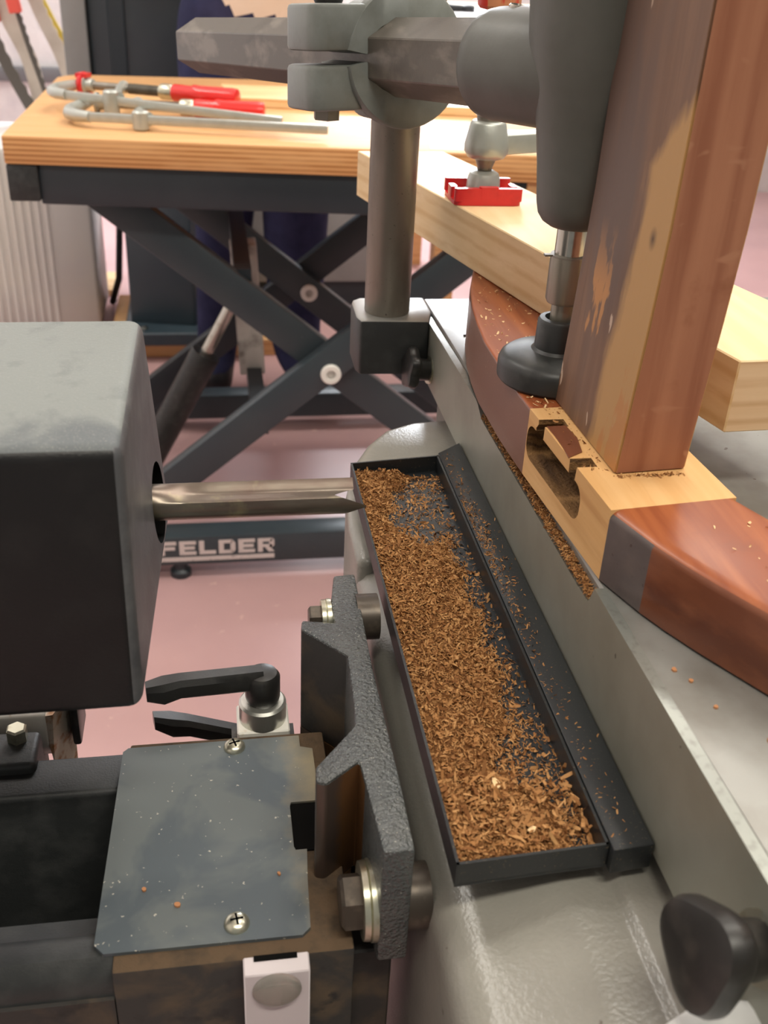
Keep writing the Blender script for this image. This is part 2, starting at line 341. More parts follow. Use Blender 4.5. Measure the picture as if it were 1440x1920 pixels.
def rounded(cx, cy, w_, h, r, n=4):
    out = []
    for (sx, sy, a0) in ((1, 1, 0), (-1, 1, 90), (-1, -1, 180), (1, -1, 270)):
        for k in range(n + 1):
            a = math.radians(a0 + 90 * k / n)
            out.append((cx + sx * (w_ / 2 - r) + r * math.cos(a), cy + sy * (h / 2 - r) + r * math.sin(a)))
    return out
def TZ(y): return .866 + (.5 - y) * .02        # the machine table dips a little to the back

# ------------------------------------------------------------------ the room
bm = bm_new(); box(bm, (-1.5, -1.2, -.1), (4.2, 5.05, 0)); tag(obj('floor', bm, 'floor_paint'), None, None, kind='structure')
bm = bm_new(); box(bm, (-1.5, 5.0, 0), (4.2, 5.1, 2.8)); tag(obj('wall_back', bm, 'white_wall'), None, None, kind='structure')
bm = bm_new(); box(bm, (-1.6, -1.2, 0), (-1.5, 5.0, 2.8)); tag(obj('wall_left', bm, 'white_wall'), None, None, kind='structure')
bm = bm_new(); box(bm, (-1.5, -1.2, 2.8), (4.2, 5.0, 2.9)); tag(obj('ceiling', bm, 'white_ceiling'), None, None, kind='structure')
bm = bm_new(); box(bm, (-1.5, 4.96, .44), (.6, 5.0, .50)); bevel(bm, .008); tag(obj('trim_1', bm, 'trim_grey'), None, None, kind='structure')
wr = thing('window_1', 'wide daylight window high in the back wall', 'window', (.55, 4.97, 1.45)); wr['kind'] = 'structure'
bm = bm_new()
for a, b in (((-.5, 4.94, 1.40), (1.6, 5, 1.45)), ((-.5, 4.94, 2.45), (1.6, 5, 2.5)), ((-.5, 4.94, 1.45), (-.45, 5, 2.45)), ((1.55, 4.94, 1.45), (1.6, 5, 2.45)), ((.52, 4.94, 1.45), (.58, 5, 2.45))): box(bm, a, b)
obj('window_frame', bm, 'frame_white', wr)
for x0, x1 in ((-.45, .52), (.58, 1.55)):
    bm = bm_new(); box(bm, (x0, 4.975, 1.45), (x1, 4.985, 2.45)); obj('window_pane', bm, 'window_glow', wr)

# ------------------------------------------------------------------ mortiser table: base casting, table, fence, block, knobs
mt = thing('mortiser_table', 'grey cast mortiser base with ground steel table, long steel fence plate and black lobed knobs', 'machine table', (.3, .35, 0))
bm = bm_new()
plan = [(.0765, .50), (.0765, .545), (.080, .585), (.090, .625), (.104, .655), (.12, .677), (.142, .689), (.17, .693), (.235, .693), (.235, .50)]
prism(bm, plan, 0.0, .795)
bevel(bm, .006, 3)
prof = [(.076, 0), (.076, .770), (.0775, .778), (.0820, .7845), (.090, .788), (.1225, .7968), (.1255, .7974), (.1285, .7975), (.1425, .7975), (.1445, .7982), (.1465, .8005), (.1490, .8012), (.235, .8012), (.235, 0)]
prism(bm, prof, -.12, .52, 'y')
obj('base_casting', bm, 'grey_paint', mt)
bm = bm_new(); lathe(bm, (.149, .1450, .79), (0, 0, 1), [(0, .040), (.035, .040), (.039, .0385), (.040, .035)], 40); obj('round_boss', bm, 'frame_white', mt)
# table slab: ground top, painted pedestal
bm = bm_new()
x0, x1, y0, y1 = .1634, .80, -.12, .776
pts = []
for x in (x0, x1):
    for y in (y0, y1): pts += [(x, y, TZ(y) - .05), (x, y, TZ(y))]
hexa(bm, pts); bevel(bm, .0012, 1)
obj('table_top', bm, 'ground_steel', mt)
bm = bm_new(); box(bm, (.172, -.1, 0.0), (.74, .745, .822)); bevel(bm, .01, 2); obj('pedestal', bm, 'grey_paint', mt)
# fence plate with the long shallow notch in its top edge
bm = bm_new()
fp = [(-.12, .814), (.728, .814), (.738, .8590), (.5715, .8640), (.566, .8630), (.556, .8585), (.55, .858), (.3675, .8615), (.3665, .8618), (.3545, .8625), (.350, .8725), (-.12, .8755)]
lo, hi, fs = prism(bm, fp, .1580, .1630, 'x')
for f in bm.faces:
    if abs(f.normal.x) < .5: f.material_index = 1
bmesh.ops.recalc_face_normals(bm, faces=bm.faces)
for f in bm.faces: f.material_index = 0 if abs(f.normal.x) > .5 else 1
obj('fence_plate', bm, ['fence_steel', 'edge_steel'], mt, smooth=0)
# block that carries the clamp column
bm = bm_new()
pl_ = [(.106, .721), (.1570, .7185), (.1632, .742), (.1632, .775), (.112, .775), (.106, .770), (.104, .763), (.1035, .730)]
lo, hi, fs = prism(bm, pl_, .8195, .8622)
bmesh.ops.recalc_face_normals(bm, faces=bm.faces); bevel(bm, .002, 2, 40)
for f in bm.faces: f.material_index = 1 if f.normal.z > .7 else 0
obj('column_block', bm, ['black_casting', 'ground_steel'], mt)
def lobed_knob(center, shaft_end, r, th, lobes, mat):
    c = Vector(center); d = (Vector(shaft_end) - c)
    bm = bm_new(); dn, s, u = frame_of(d); n = 48; rings = []
    for h, k in ((-th * .5, .72), (-th * .38, .92), (-th * .1, 1.0), (th * .2, 1.0), (th * .42, .9), (th * .5, .7)):
        ring = []
        for i in range(n):
            a = 2 * PI * i / n; rr = r * k * (1 - .2 * (1 + math.cos(lobes * a)) / 2)
            ring.append(bm.verts.new(c + dn * h + (s * math.cos(a) + u * math.sin(a)) * rr))
        rings.append(ring)
    for a, b in zip(rings, rings[1:]):
        for i in range(n): bm.faces.new((a[i], a[(i + 1) % n], b[(i + 1) % n], b[i]))
    bm.faces.new(rings[0][::-1]); bm.faces.new(rings[-1])
    k = obj('lobed_knob', bm, mat, mt)
    bm = bm_new(); lathe(bm, c + dn * th * .4, dn, [(0, r * .52), (d.length - th * .4 - .0016, r * .48)], 24); obj('knob_hub', bm, mat, k)
    bm = bm_new(); lathe(bm, c + dn * (d.length - .0017), dn, [(0, r * .62), (.0016, r * .62)], 28); obj('knob_washer', bm, 'zinc_plate', k)
lobed_knob((.1430, .7060, .8300), (.158, .7070, .8280), .0165, .0090, 5, 'plastic_black')
lobed_knob((.1372, .181, .8575), (.158, .184, .8525), .0188, .012, 3, 'dusty_plastic')

# ------------------------------------------------------------------ chip tray
ct = thing('chip_tray', 'long shallow black sheet metal tray full of brown wood chips', 'tray', (.11, .415, .797))
T0, T1 = .8090, .8200
bm = bm_new()
A, B, D_, E_ = (.0800, .2535), (.1400, .2565), (.1395, .583), (.0812, .576)
def wallseg(bm, a, b, t, z0, z1):
    a, b = Vector((a[0], a[1], 0)), Vector((b[0], b[1], 0)); d = (b - a).normalized(); n = Vector((-d.y, d.x, 0)) * t
    hexa(bm, [a + Vector((0, 0, z0)), a + Vector((0, 0, z1)), a + n + Vector((0, 0, z0)), a + n + Vector((0, 0, z1)), b + Vector((0, 0, z0)), b + Vector((0, 0, z1)), b + n + Vector((0, 0, z0)), b + n + Vector((0, 0, z1))])
t_ = .0012
for a, b in ((A, B), (B, D_), (D_, E_), (E_, A)): wallseg(bm, a, b, t_, T0, T1)
prism(bm, [A, B, D_, E_], T0 - .001, T0 + .0004)
obj('tray_pan', bm, 'tray_paint', ct, smooth=0)
bm = bm_new()
prism(bm, [(.1405, .2530), (.1574, .2543), (.1574, .600), (.1398, .5855)], .8075, .8204); bevel(bm, .0008, 2)
obj('tray_ledge', bm, 'tray_paint', ct)
for y_ in (.30, .50):
    bm = bm_new(); box(bm, (.122, y_, .7972), (.142, y_ + .04, .8082)); obj('tray_foot', bm, 'tray_paint', ct)

# chips: where they lie (u across, v from back to front)
def dens(u, v):
    e = 0.0
    u0, v0 = u, v
    v = max(0, v + .012 * math.sin(u0 * 17 + 1) + .008 * math.sin(u0 * 41)); u = max(0, u + .05 * math.sin(v0 * 47) + .035 * math.sin(v0 * 113 + 2) + .02 * math.sin(v0 * 231))
    if v < .06: e = 1.0 if u < .62 - v * 2 else .18
    elif v < .30:
        lim = .25 + .1 * abs(v - .18) / .12; e = 1.0 if u < lim else (.10 if u < .92 else .04)
        if v > .24: e = max(e, (v - .24) / .06 if u < .82 else 0)
    elif v < .74: e = 1.0 if u < .76 - .12 * (v - .3) else (.2 if u < .88 else .04)
    elif v < .88:
        e = .85 if u < .50 - .3 * (v - .74) else (.34 if u < .78 else .12)
    else: e = 1.0 if u < .62 + (v - .88) * 1.5 else .35
    return e
def hgt(u, v):
    h = 0
    for du in (-.07, 0, .07):
        for dv in (-.02, 0, .02): h += dens(min(max(u + du, 0), 1), min(max(v + dv, 0), 1))
    h /= 9; return max(0, h - .3) / .7
def tray_xy(u, v):
    yb, yf = .5745, .2590; y = yb + (yf - yb) * v
    xa = .0822 - .0008 * v; xb = .1386 + .0006 * v
    return xa + (xb - xa) * u, y
# heap body
bm = bm_new(); NU, NV = 26, 120; grid = []
for j in range(NV + 1):
    row = []
    for i in range(NU + 1):
        u, v = i / NU, j / NV; x, y = tray_xy(u, v)
        row.append(bm.verts.new((x, y, T0 + .0006 + hgt(u, v) * (.0046 + random.uniform(-.0012, .0012)) - .0040 * (hgt(u, v) < .15))))
    grid.append(row)
for j in range(NV):
    for i in range(NU): bm.faces.new((grid[j][i], grid[j][i + 1], grid[j + 1][i + 1], grid[j + 1][i]))
V, F_ = [v.co.copy() for v in bm.verts], [[q.index for q in f.verts] for f in bm.faces] if False else None
heap = obj('wood_chips', bm, ['heap_wood', 'chip_wood'], None, smooth=60)
def chips_mesh(spots, smin, smax, flat=.9):
    """spots (x,y,z, spread): little bent shavings, three quads each"""
    n = len(spots); P = np.array(spots)
    L = rng.uniform(smin, smax, n) * rng.choice([1, 1, 1.5], n); W_ = L * rng.uniform(.12, .42, n); W_ = np.clip(W_, .0003, .0016)
    yaw = rng.uniform(0, 2 * PI, n); pit = rng.normal(0, flat, n) * .5; roll = rng.normal(0, flat, n) * .7; curl = rng.uniform(-1.6, 2.6, n)
    t = np.array([-.5, -.17, .17, .5]); verts = np.zeros((n, 8, 3))
    for k in range(4):
        a = t[k] * curl; px = L * np.where(abs(curl) < .05, t[k], np.sin(a) / np.where(abs(curl) < .05, 1, curl)); pz = L * np.where(abs(curl) < .05, 0, (1 - np.cos(a)) / np.where(abs(curl) < .05, 1, curl))
        for q, sgn in enumerate((-1, 1)):
            verts[:, k * 2 + q, 0] = px; verts[:, k * 2 + q, 1] = sgn * W_ / 2 * (1 - .35 * (k in (0, 3))); verts[:, k * 2 + q, 2] = pz
    cy_, sy_ = np.cos(yaw)[:, None], np.sin(yaw)[:, None]; cp, sp = np.cos(pit)[:, None], np.sin(pit)[:, None]; cr, sr = np.cos(roll)[:, None], np.sin(roll)[:, None]
    x, y, z = verts[..., 0], verts[..., 1], verts[..., 2]
    y, z = y * cr - z * sr, y * sr + z * cr; x, z = x * cp - z * sp, x * sp + z * cp; x, y = x * cy_ - y * sy_, x * sy_ + y * cy_
    zmin = z.min(axis=1)[:, None]; z = z - zmin
    out = np.stack([x, y, z], -1) + P[:, None, :3]
    fb = np.array([[0, 2, 3, 1], [2, 4, 5, 3], [4, 6, 7, 5]])
    faces = (fb[None] + (np.arange(n) * 8)[:, None, None]).reshape(-1, 4)
    return out.reshape(-1, 3), faces
spots = []
while len(spots) < 36000:
    u, v = random.random(), random.random()
    if random.random() > dens(min(max(u + random.gauss(0, .045), 0), 1), min(max(v + random.gauss(0, .012), 0), 1)): continue
    x, y = tray_xy(min(max(u, .015), .985), min(max(v, .006), .994)); h = hgt(u, v)
    spots.append((x, y, T0 + .0004 + h * (.0032 + .0032 * random.random() ** 2)))
vv, ff = chips_mesh(spots, .0009, .0027)
# bigger flakes at the near end
sp2 = []
while len(sp2) < 520:
    u, v = random.random(), .86 + .13 * random.random()
    if random.random() > dens(u, v): continue
    x, y = tray_xy(.03 + .94 * u, v); sp2.append((x, y, T0 + .0055 + .0015 * random.random()))
v2, f2 = chips_mesh(sp2, .0022, .0048, .9)
# crumbs lying on the ledge of the tray
sp3 = []
while len(sp3) < 900:
    v = random.random(); c = .30 + .0 * v; g = math.exp(-((v - .33) / .16) ** 2)
    if random.random() > g + .10: continue
    x = .1412 + min(abs(random.gauss(0, .0045)), .0155); sp3.append((x, .585 - .33 * v, .8204))
v3, f3 = chips_mesh(sp3, .0005, .0018)
allv = [(v.co.x, v.co.y, v.co.z) for v in heap.data.vertices]; allf = [tuple(p.vertices) for p in heap.data.polygons]; nh = len(allf)
o_ = len(allv); allv += [tuple(p) for p in vv]; allf += [tuple(int(i) + o_ for i in f) for f in ff]
o_ = len(allv); allv += [tuple(p) for p in v2]; allf += [tuple(int(i) + o_ for i in f) for f in f2]
o_ = len(allv); allv += [tuple(p) for p in v3]; allf += [tuple(int(i) + o_ for i in f) for f in f3]
me = bpy.data.meshes.new('wood_chips'); me.from_pydata(allv, [], allf)
me.materials.append(M['heap_wood']); me.materials.append(M['chip_wood'])
mi = np.ones(len(allf), dtype=np.int32); mi[:nh] = 0; me.polygons.foreach_set('material_index', mi); me.update()
heap.data = me; tag(heap, 'brown curled wood shavings heaped in the long black tray', 'wood chips', kind='stuff')
def flake(px, py, pz, sx, sy, yaw, mat, label, grp=None, th=.0006):
    bm = bm_new(); n = 7
    pts = [(math.cos(2 * PI * k / n) * sx * random.uniform(.7, 1.05), math.sin(2 * PI * k / n) * sy * random.uniform(.7, 1.05)) for k in range(n)]
    ca, sa = math.cos(yaw), math.sin(yaw)
    prism(bm, [(px + a * ca - b * sa, py + a * sa + b * ca) for a, b in pts], pz, pz + th)
    return tag(obj('wood_flake', bm, mat, None, smooth=0, loc=(px, py, pz)), label, 'wood flake', grp)
flake(.1137, .2700, .8163, .0022, .0016, .4, 'pale_chip', 'small pale wood flake on the chips near the front end of the black tray')
flake(.1060, .2960, .8160, .0017, .0034, .2, 'pale_chip', 'leaf-shaped tan wood flake on the chips in the black tray')

# ------------------------------------------------------------------ mortising head
mh = thing('mortising_head', 'black cast mortising head with a dusty top and a fluted steel chisel pointing right', 'mortising head', (-.2, .40, .757))
bm = bm_new()
xl = -.40
hexa(bm, [(xl, .3285, .8350), (xl, .3285, .9575), (xl, .465, .853), (xl, .465, .956), (-.0350, .3285, .8390), (-.0335, .3285, .9575), (-.0262, .466, .852), (-.0335, .466, .956)])
bevel(bm, .0055, 4)
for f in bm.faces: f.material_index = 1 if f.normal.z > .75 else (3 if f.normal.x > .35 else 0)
mb = obj('motor_housing', bm, ['housing_paint', 'housing_top', 'shade_black', 'housing_side_lit', 'shade_black'], mh)
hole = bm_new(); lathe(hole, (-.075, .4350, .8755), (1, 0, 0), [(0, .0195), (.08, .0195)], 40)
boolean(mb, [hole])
mb.data.polygons.foreach_set('use_smooth', [True] * len(mb.data.polygons)); mb.data.set_sharp_from_angle(angle=math.radians(35))
bm = bm_new(); box(bm, (-.34, .33, .757), (-.24, .40, .850)); obj('head_post', bm, 'black_casting', mh)
# chisel with a long flute and a swallow-tail tip
bm = bm_new(); n = 64; xs = [-.076, -.034, -.0315, -.028, -.022, -.014, -.006, .004, .02, .04, .05, .0545]
rad = .0088; cyx, czx = .4350, .8755
def chis(k, x, tip=False):
    a = 2 * PI * k / n                      # angle measured from -y (towards the viewer) to +z
    ce = math.radians(68); da = (a - ce + PI) % (2 * PI) - PI; hw = math.radians(42)
    s_ = min(1, max(0, (x + .0335) / .022)); r = rad
    if abs(da) < hw: r = rad * (1 - s_ * .46 * (math.cos(da / hw * PI / 2)) ** .6)
    xx = x
    if tip:
        v = math.sin(a - math.radians(29))
        pts_ = ((-1, .004), (-.62, .0150), (.06, -.0015), (.62, .0085), (1, .0085))
        for (v0, e0), (v1, e1) in zip(pts_, pts_[1:]):
            if v0 <= v <= v1: xx = x + e0 + (e1 - e0) * (v - v0) / (v1 - v0)
    return Vector((xx, cyx - r * math.cos(a), czx + r * math.sin(a)))
rings = [[bm.verts.new(chis(k, x, i == len(xs) - 1)) for k in range(n)] for i, x in enumerate(xs)]
for a, b in zip(rings, rings[1:]):
    for k in range(n): bm.faces.new((a[k], a[(k + 1) % n], b[(k + 1) % n], b[k]))
inn = [bm.verts.new(Vector((.050, cyx + (v.co.y - cyx) * .45, czx + (v.co.z - czx) * .45))) for v in rings[-1]]
for k in range(n): bm.faces.new((rings[-1][k], rings[-1][(k + 1) % n], inn[(k + 1) % n], inn[k]))
bm.faces.new(inn); bm.faces.new(rings[0][::-1])
obj('chisel', bm, 'chisel_steel', mh, smooth=40)

# ------------------------------------------------------------------ carriage
cg = thing('mortiser_carriage', 'dusty black cast carriage with screwed grey cover plate, ribbed bracket and black clamping levers', 'machine carriage', (-.06, .33, 0))
PZ = .7585
bm = bm_new()
box(bm, (-.050, .2685, .50), (.046, .398, PZ))                 # right block under the plate
bevel(bm, .0012, 2)
for f in bm.faces: f.material_index = 1 if f.normal.z > .7 else 0
obj('carriage_block', bm, ['dusty_iron', 'brown_dust'], cg)
bm = bm_new(); box(bm, (.0462, .279, .50), (.0640, .345, .742)); bevel(bm, .001, 1); obj('carriage_cheek', bm, 'dusty_iron', cg)
bm = bm_new(); box(bm, (-.42, .372, .56), (-.0495, .3985, .7535)); box(bm, (-.42, .388, .70), (-.0945, .4135, .7590)); bevel(bm, .003, 3); obj('rear_rail', bm, 'black_casting', cg)
bm = bm_new(); pr = [(.2705, .56), (.2705, PZ - .012), (.2725, PZ - .005), (.277, PZ), (.285, PZ - .0005), (.291, PZ - .004), (.294, PZ - .010), (.300, PZ - .0125), (.307, PZ - .014), (.312, PZ - .022), (.314, PZ - .04), (.314, .56)]
prism(bm, pr, -.42, -.0500, 'x'); obj('front_rail', bm, 'black_casting', cg)
bm = bm_new(); box(bm, (-.42, .30, .56), (-.059, .39, .60)); box(bm, (-.42, .27, .56), (-.40, .39, .75)); obj('pocket_floor', bm, 'black_casting', cg)
bm = bm_new(); box(bm, (-.42, .2687, .56), (-.0502, .2740, .742)); obj('front_web', bm, 'dusty_iron', cg)
bm = bm_new(); box(bm, (-.42, .26, .42), (.046, .40, .56)); box(bm, (-.3, .28, 0), (.03, .39, .42)); bevel(bm, .006); obj('carriage_stand', bm, 'dusty_iron', cg)
bm = bm_new()
cpoly = [(-.0575, .281), (-.0535, .2765), (.0255, .2762), (.0290, .2795), (.0300, .3040), (.0312, .3205), (.0262, .3205), (.0255, .3225), (.0255, .347), (.0262, .349), (.0395, .349), (.0395, .3840), (.0335, .3860), (.0335, .394), (-.0505, .3935), (-.0530, .391)]
prism(bm, cpoly, PZ, PZ + .0018); obj('cover_plate', bm, 'cover_plate', cg, smooth=0)
bm = bm_new(); box(bm, (.0257, .3207, PZ + .0001), (.040, .3488, PZ + .0009)); obj('plate_slot_shade', bm, 'shade_black', cg)  # black insert stands in for the darkness inside the slot
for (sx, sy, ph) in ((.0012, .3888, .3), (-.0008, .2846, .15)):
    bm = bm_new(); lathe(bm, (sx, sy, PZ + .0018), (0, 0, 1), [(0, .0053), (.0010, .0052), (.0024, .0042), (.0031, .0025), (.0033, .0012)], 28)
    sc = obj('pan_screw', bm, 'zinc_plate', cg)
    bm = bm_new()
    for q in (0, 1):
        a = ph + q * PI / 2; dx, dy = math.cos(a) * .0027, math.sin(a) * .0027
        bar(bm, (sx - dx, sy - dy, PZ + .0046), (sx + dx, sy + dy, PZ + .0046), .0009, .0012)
    obj('cross_slot_shade', bm, 'shade_black', sc)  # solid black bars painted as the shade of the cross recess
# bracket: one plan outline extruded downwards
bp = [(.0685, .457), (.0570, .456), (.0530, .432), (.0530, .414), (.0368, .4175), (.0357, .410), (.0560, .387), (.0545, .350), (.0533, .338), (.0338, .3145), (.0332, .306), (.0372, .3045), (.0522, .3160), (.0530, .303), (.0550, .2665), (.0672, .2665), (.0675, .30), (.0668, .378)]
bm = bm_new(); prism(bm, bp, .7515, .815); bevel(bm, .0013, 2, 20)
for f in bm.faces:
    c = f.calc_center_median()
    f.material_index = 1 if (abs(f.normal.z) < .3 and c.x < .058 and c.y < .325 and c.y > .3) else (2 if abs(f.normal.z) < .3 and c.x < .058 and c.y > .38 and c.y < .412 and f.normal.y < -.2 else 0)
obj('bracket', bm, ['hammered_casting', 'machined_slide', 'dusty_iron'], cg)
bm = bm_new(); prism(bm, [(.0338, .3145), (.0332, .306), (.0372, .3045), (.0505, .3150), (.0505, .33)], .60, .7515); prism(bm, [(.0368, .4175), (.0357, .410), (.056, .387), (.058, .41)], .60, .7515); obj('dovetail_slide', bm, 'machined_slide', cg)
def bolt(c, r, rw, hl, wl):
    c = Vector(c); bm = bm_new(); lathe(bm, c, (-1, 0, 0), [(0, r), (hl * .85, r), (hl, r * .86)], 6, phase=.3); b = obj('hex_bolt', bm, 'oily_bolt', cg, smooth=0)
    bm = bm_new(); lathe(bm, c + Vector((wl, 0, 0)), (-1, 0, 0), [(0, rw), (wl * .42, rw), (wl * .5, rw * .93), (wl * .58, rw * .97), (wl, rw * .95)], 40); obj('bolt_washer', bm, 'zinc_plate', b)
bolt((.0495, .2815, .7710), .0118, .0165, .0085, .0056)
bolt((.0480, .4310, .8050), .0075, .0105, .0065, .0050)
for (y, z, r) in ((.2815, .771, .0135), (.431, .805, .012)):
    bm = bm_new(); cyl(bm, (.066, y, z), (.0775, y, z), r, 32); obj('spacer_bush', bm, 'oily_bolt', cg)
# level indicator block with a glass dome on its face
bm = bm_new(); prism(bm, [(.2684, .66), (.2684, .7605), (.2605, .7590), (.2590, .66)], .0010, .0272, 'x'); bevel(bm, .0006, 1)
lb = obj('indicator_block', bm, 'lilac_white', cg)
bm = bm_new(); box(bm, (.0052, .2660, .7590), (.0225, .2683, .7608)); obj('block_notch_shade', bm, 'shade_black', lb)  # black box on the block, in place of a notch's shade
bm = bm_new(); dd = Vector((0, -1, .016)); lathe(bm, (.0140, .2603, .7495), dd, [(0, .0098), (.0006, .0098), (.0018, .0086), (.0028, .0060), (.0033, .003)], 32); obj('glass_dome', bm, 'lens_glass', lb)
# clamping levers behind the plate
bm = bm_new(); box(bm, (.0030, .4120, .730), (.0305, .4350, .7480)); bevel(bm, .0008, 1); lv = obj('lever_block', bm, 'white_metal', cg)
bm = bm_new(); box(bm, (.000, .3982, .70), (.034, .437, .7305)); obj('lever_shelf', bm, 'dusty_iron', cg)
bm = bm_new(); lathe(bm, (.0168, .4240, .748), (0, 0, 1), [(0, .0125), (.0105, .0125), (.0118, .0112), (.0122, .008)], 36); obj('lever_bush', bm, 'aluminium', lv)
def lever(hub, tip, name, r=.0092):
    hub, tip = Vector(hub), Vector(tip); bm = bm_new()
    lathe(bm, hub - Vector((0, 0, .010)), (0, 0, 1), [(0, r * .9), (.003, r), (.0155, r), (.0180, r * .82), (.0190, r * .45)], 32)
    d = tip - hub; d2 = Vector((d.x, d.y, 0)).normalized(); s = Vector((-d2.y, d2.x, 0)); n = 7
    rings = []
    for i in range(n + 1):
        t = i / n; p = hub + d * t + Vector((0, 0, .005)); w2 = .0050 + .0005 * t; h2 = .0060 - .0006 * t
        if t > .8: w2 += .0007; h2 += .0008; p = p - Vector((0, 0, .0018))
        if i == n: w2 *= .7; h2 *= .7
        rings.append([bm.verts.new(p + s * w2 * a + Vector((0, 0, h2 * b))) for a, b in ((-1, -.7), (-.7, -1), (.7, -1), (1, -.7), (1, .5), (.6, 1), (-.6, 1), (-1, .5))])
    for a, b in zip(rings, rings[1:]):
        for k in range(8): bm.faces.new((a[k], a[(k + 1) % 8], b[(k + 1) % 8], b[k]))
    bm.faces.new(rings[0][::-1]); bm.faces.new(rings[-1])
    return obj(name, bm, 'plastic_black', cg)
bm = bm_new(); lathe(bm, (.0170, .4240, .7600), (0, 0, 1), [(0, .0065), (.006, .0065)], 24); obj('lever_neck', bm, 'bright_steel', cg)
lever((.0170, .4240, .7700), (-.0420, .4160, .7735), 'clamp_lever', .0092)
lever((.0220, .4560, .6960), (-.0420, .4440, .7300), 'clamp_lever')
# silver stop bar and its black end knob behind the pocket
bm = bm_new(); prism(bm, [(.425, .738), (.425, .756), (.4265, .7575), (.446, .7575), (.446, .725), (.432, .725)], -.42, -.0945, 'x'); bevel(bm, .0008, 1)
sb = obj('stop_bar', bm, 'white_metal', cg)
bm = bm_new(); hexa(bm, [(-.0945, .4255, .737), (-.0945, .4255, .757), (-.0945, .446, .705), (-.0945, .446, .757), (-.0935, .4265, .722), (-.0910, .4265, .7565), (-.0850, .4455, .705), (-.0835, .4455, .7565)]); obj('stop_bar_end', bm, 'rust_edge', sb)
bm = bm_new(); box(bm, (-.0845, .436, .726), (-.0800, .460, .758)); bevel(bm, .0015, 2); obj('stop_knob', bm, 'plastic_black', sb)
bm = bm_new(); lathe(bm, (-.105, .4075, .7590), (0, 0, 1), [(0, .0052), (.0065, .0052), (.0075, .0042)], 6); obj('hex_nut', bm, 'zinc_plate', cg, smooth=0)
bm = bm_new(); box(bm, (-.42, .4137, .70), (-.100, .4440, .7245)); obj('stop_bar_seat', bm, 'black_casting', cg)
for (fx, fy, q) in ((-.0390, .306, 0), (-.0250, .2965, 1), (.0180, .3080, 2)):
    flake(fx, fy, PZ + .0018, (.0012, .0014, .0011)[q], (.0011, .0017, .0008)[q], q, 'crumb_orange', ['tiny orange wood crumb on the cover plate, nearest the open pocket', 'orange wood crumb on the cover plate, largest of the three', 'tiny pale orange crumb on the cover plate beside the dusty slide'][q], 'crumbs on the cover plate', .0009)

# ------------------------------------------------------------------ hold-down clamp
hd = thing('hold_down_clamp', 'grey cast hold-down clamp with hexagonal bar and black rubber foot pressing the rail', 'clamp', (.129, .744, .862))
COL = (.129, .744)
bm = bm_new(); lathe(bm, (COL[0], COL[1], .8622), (0, 0, 1), [(0, .0166), (.0012, .0172), (.30, .0172), (.36, .0172)], 40); obj('column', bm, 'dark_steel', hd)
BP0, BP1 = Vector((-.0072, .9821, 1.0186)), Vector((.1667, .5050, 1.0630)); bd = (BP1 - BP0).normalized()
be = Vector((bd.y, -bd.x, 0)).normalized() * -1          # horizontal, to the left of travel... points to -x side
if be.x > 0: be = -be
bu = be.cross(bd); bu = bu if bu.z > 0 else -bu
SH = .0220
def hexring(p, s_=SH): return [p + be * (s_ * math.sin(2 * PI * k / 6)) + bu * (s_ * math.cos(2 * PI * k / 6)) for k in range(6)]
bm = bm_new(); ch = .003
rr = [hexring(BP0, SH * .86), hexring(BP0 + bd * ch), hexring(BP1 - bd * .050)]
rr = [[bm.verts.new(p) for p in r_] for r_ in rr]
for a, b in zip(rr, rr[1:]):
    for k in range(6): bm.faces.new((a[k], a[(k + 1) % 6], b[(k + 1) % 6], b[k]))
bm.faces.new(rr[0][::-1]); bm.faces.new(rr[-1]); bevel(bm, .0006, 1)
obj('hex_bar', bm, 'hex_bar_steel', hd, smooth=20)
# sleeve, ears and barrel of the bracket
tmid = (Vector((.110, .6545, 1.0485)) - BP0).dot(bd)
F0 = BP0 + bd * tmid                                      # near face of the sleeve
LEN = .048
def ringarc(bm, prof, gap, nseg=44):
    """open ring about the bar, gap (radians) centred on the be side; prof: (along, r_in, r_out)"""
    a0 = gap / 2; rows = []
    for k in range(nseg + 1):
        a = a0 + (2 * PI - gap) * k / nseg
        dirv = be * math.cos(a) + bu * math.sin(a)
        rows.append([bm.verts.new(F0 - bd * t + dirv * r - be * (.009 * max(0, r - .0205) / .02)) for (t, r) in prof])
    m_ = len(prof)
    for a, b in zip(rows, rows[1:]):
        for q in range(m_): bm.faces.new((a[q], a[(q + 1) % m_], b[(q + 1) % m_], b[q]))
    bm.faces.new(rows[0][::-1]); bm.faces.new(rows[-1])
bm = bm_new()
ringarc(bm, [(0, .0194), (0, .0390), (.0012, .0402), (.0035, .0408), (.0085, .0404), (.0120, .0380), (.016, .0340), (LEN - .004, .033), (LEN, .031), (LEN, .0194)], .22)
slv = obj('clamp_bracket', bm, 'clamp_grey', hd, smooth=50)
bm = bm_new()
ec = F0 - bd * .0235 + be * .034
for sgn in (1, -1):
    pts = rounded(0, 0, .043, .040, .010)
    lo, hi = [], []
    for (a, b) in pts:
        q = ec + bd * a * -1 + be * b
        lo.append(bm.verts.new(q + Vector((0, 0, sgn * .0038)))); hi.append(bm.verts.new(q + Vector((0, 0, sgn * .029))))
    nn = len(pts)
    for k in range(nn): bm.faces.new((lo[k], lo[(k + 1) % nn], hi[(k + 1) % nn], hi[k]))
    bm.faces.new(lo[::-1]); bm.faces.new(hi)
bevel(bm, .0025, 2, 60); obj('clamp_ear', bm, 'clamp_grey', hd)
bm = bm_new(); lathe(bm, ec + Vector((0, 0, .029)), (0, 0, 1), [(0, .0078), (.002, .0088), (.03, .0088)], 24); obj('pinch_bolt', bm, 'plastic_black', hd)
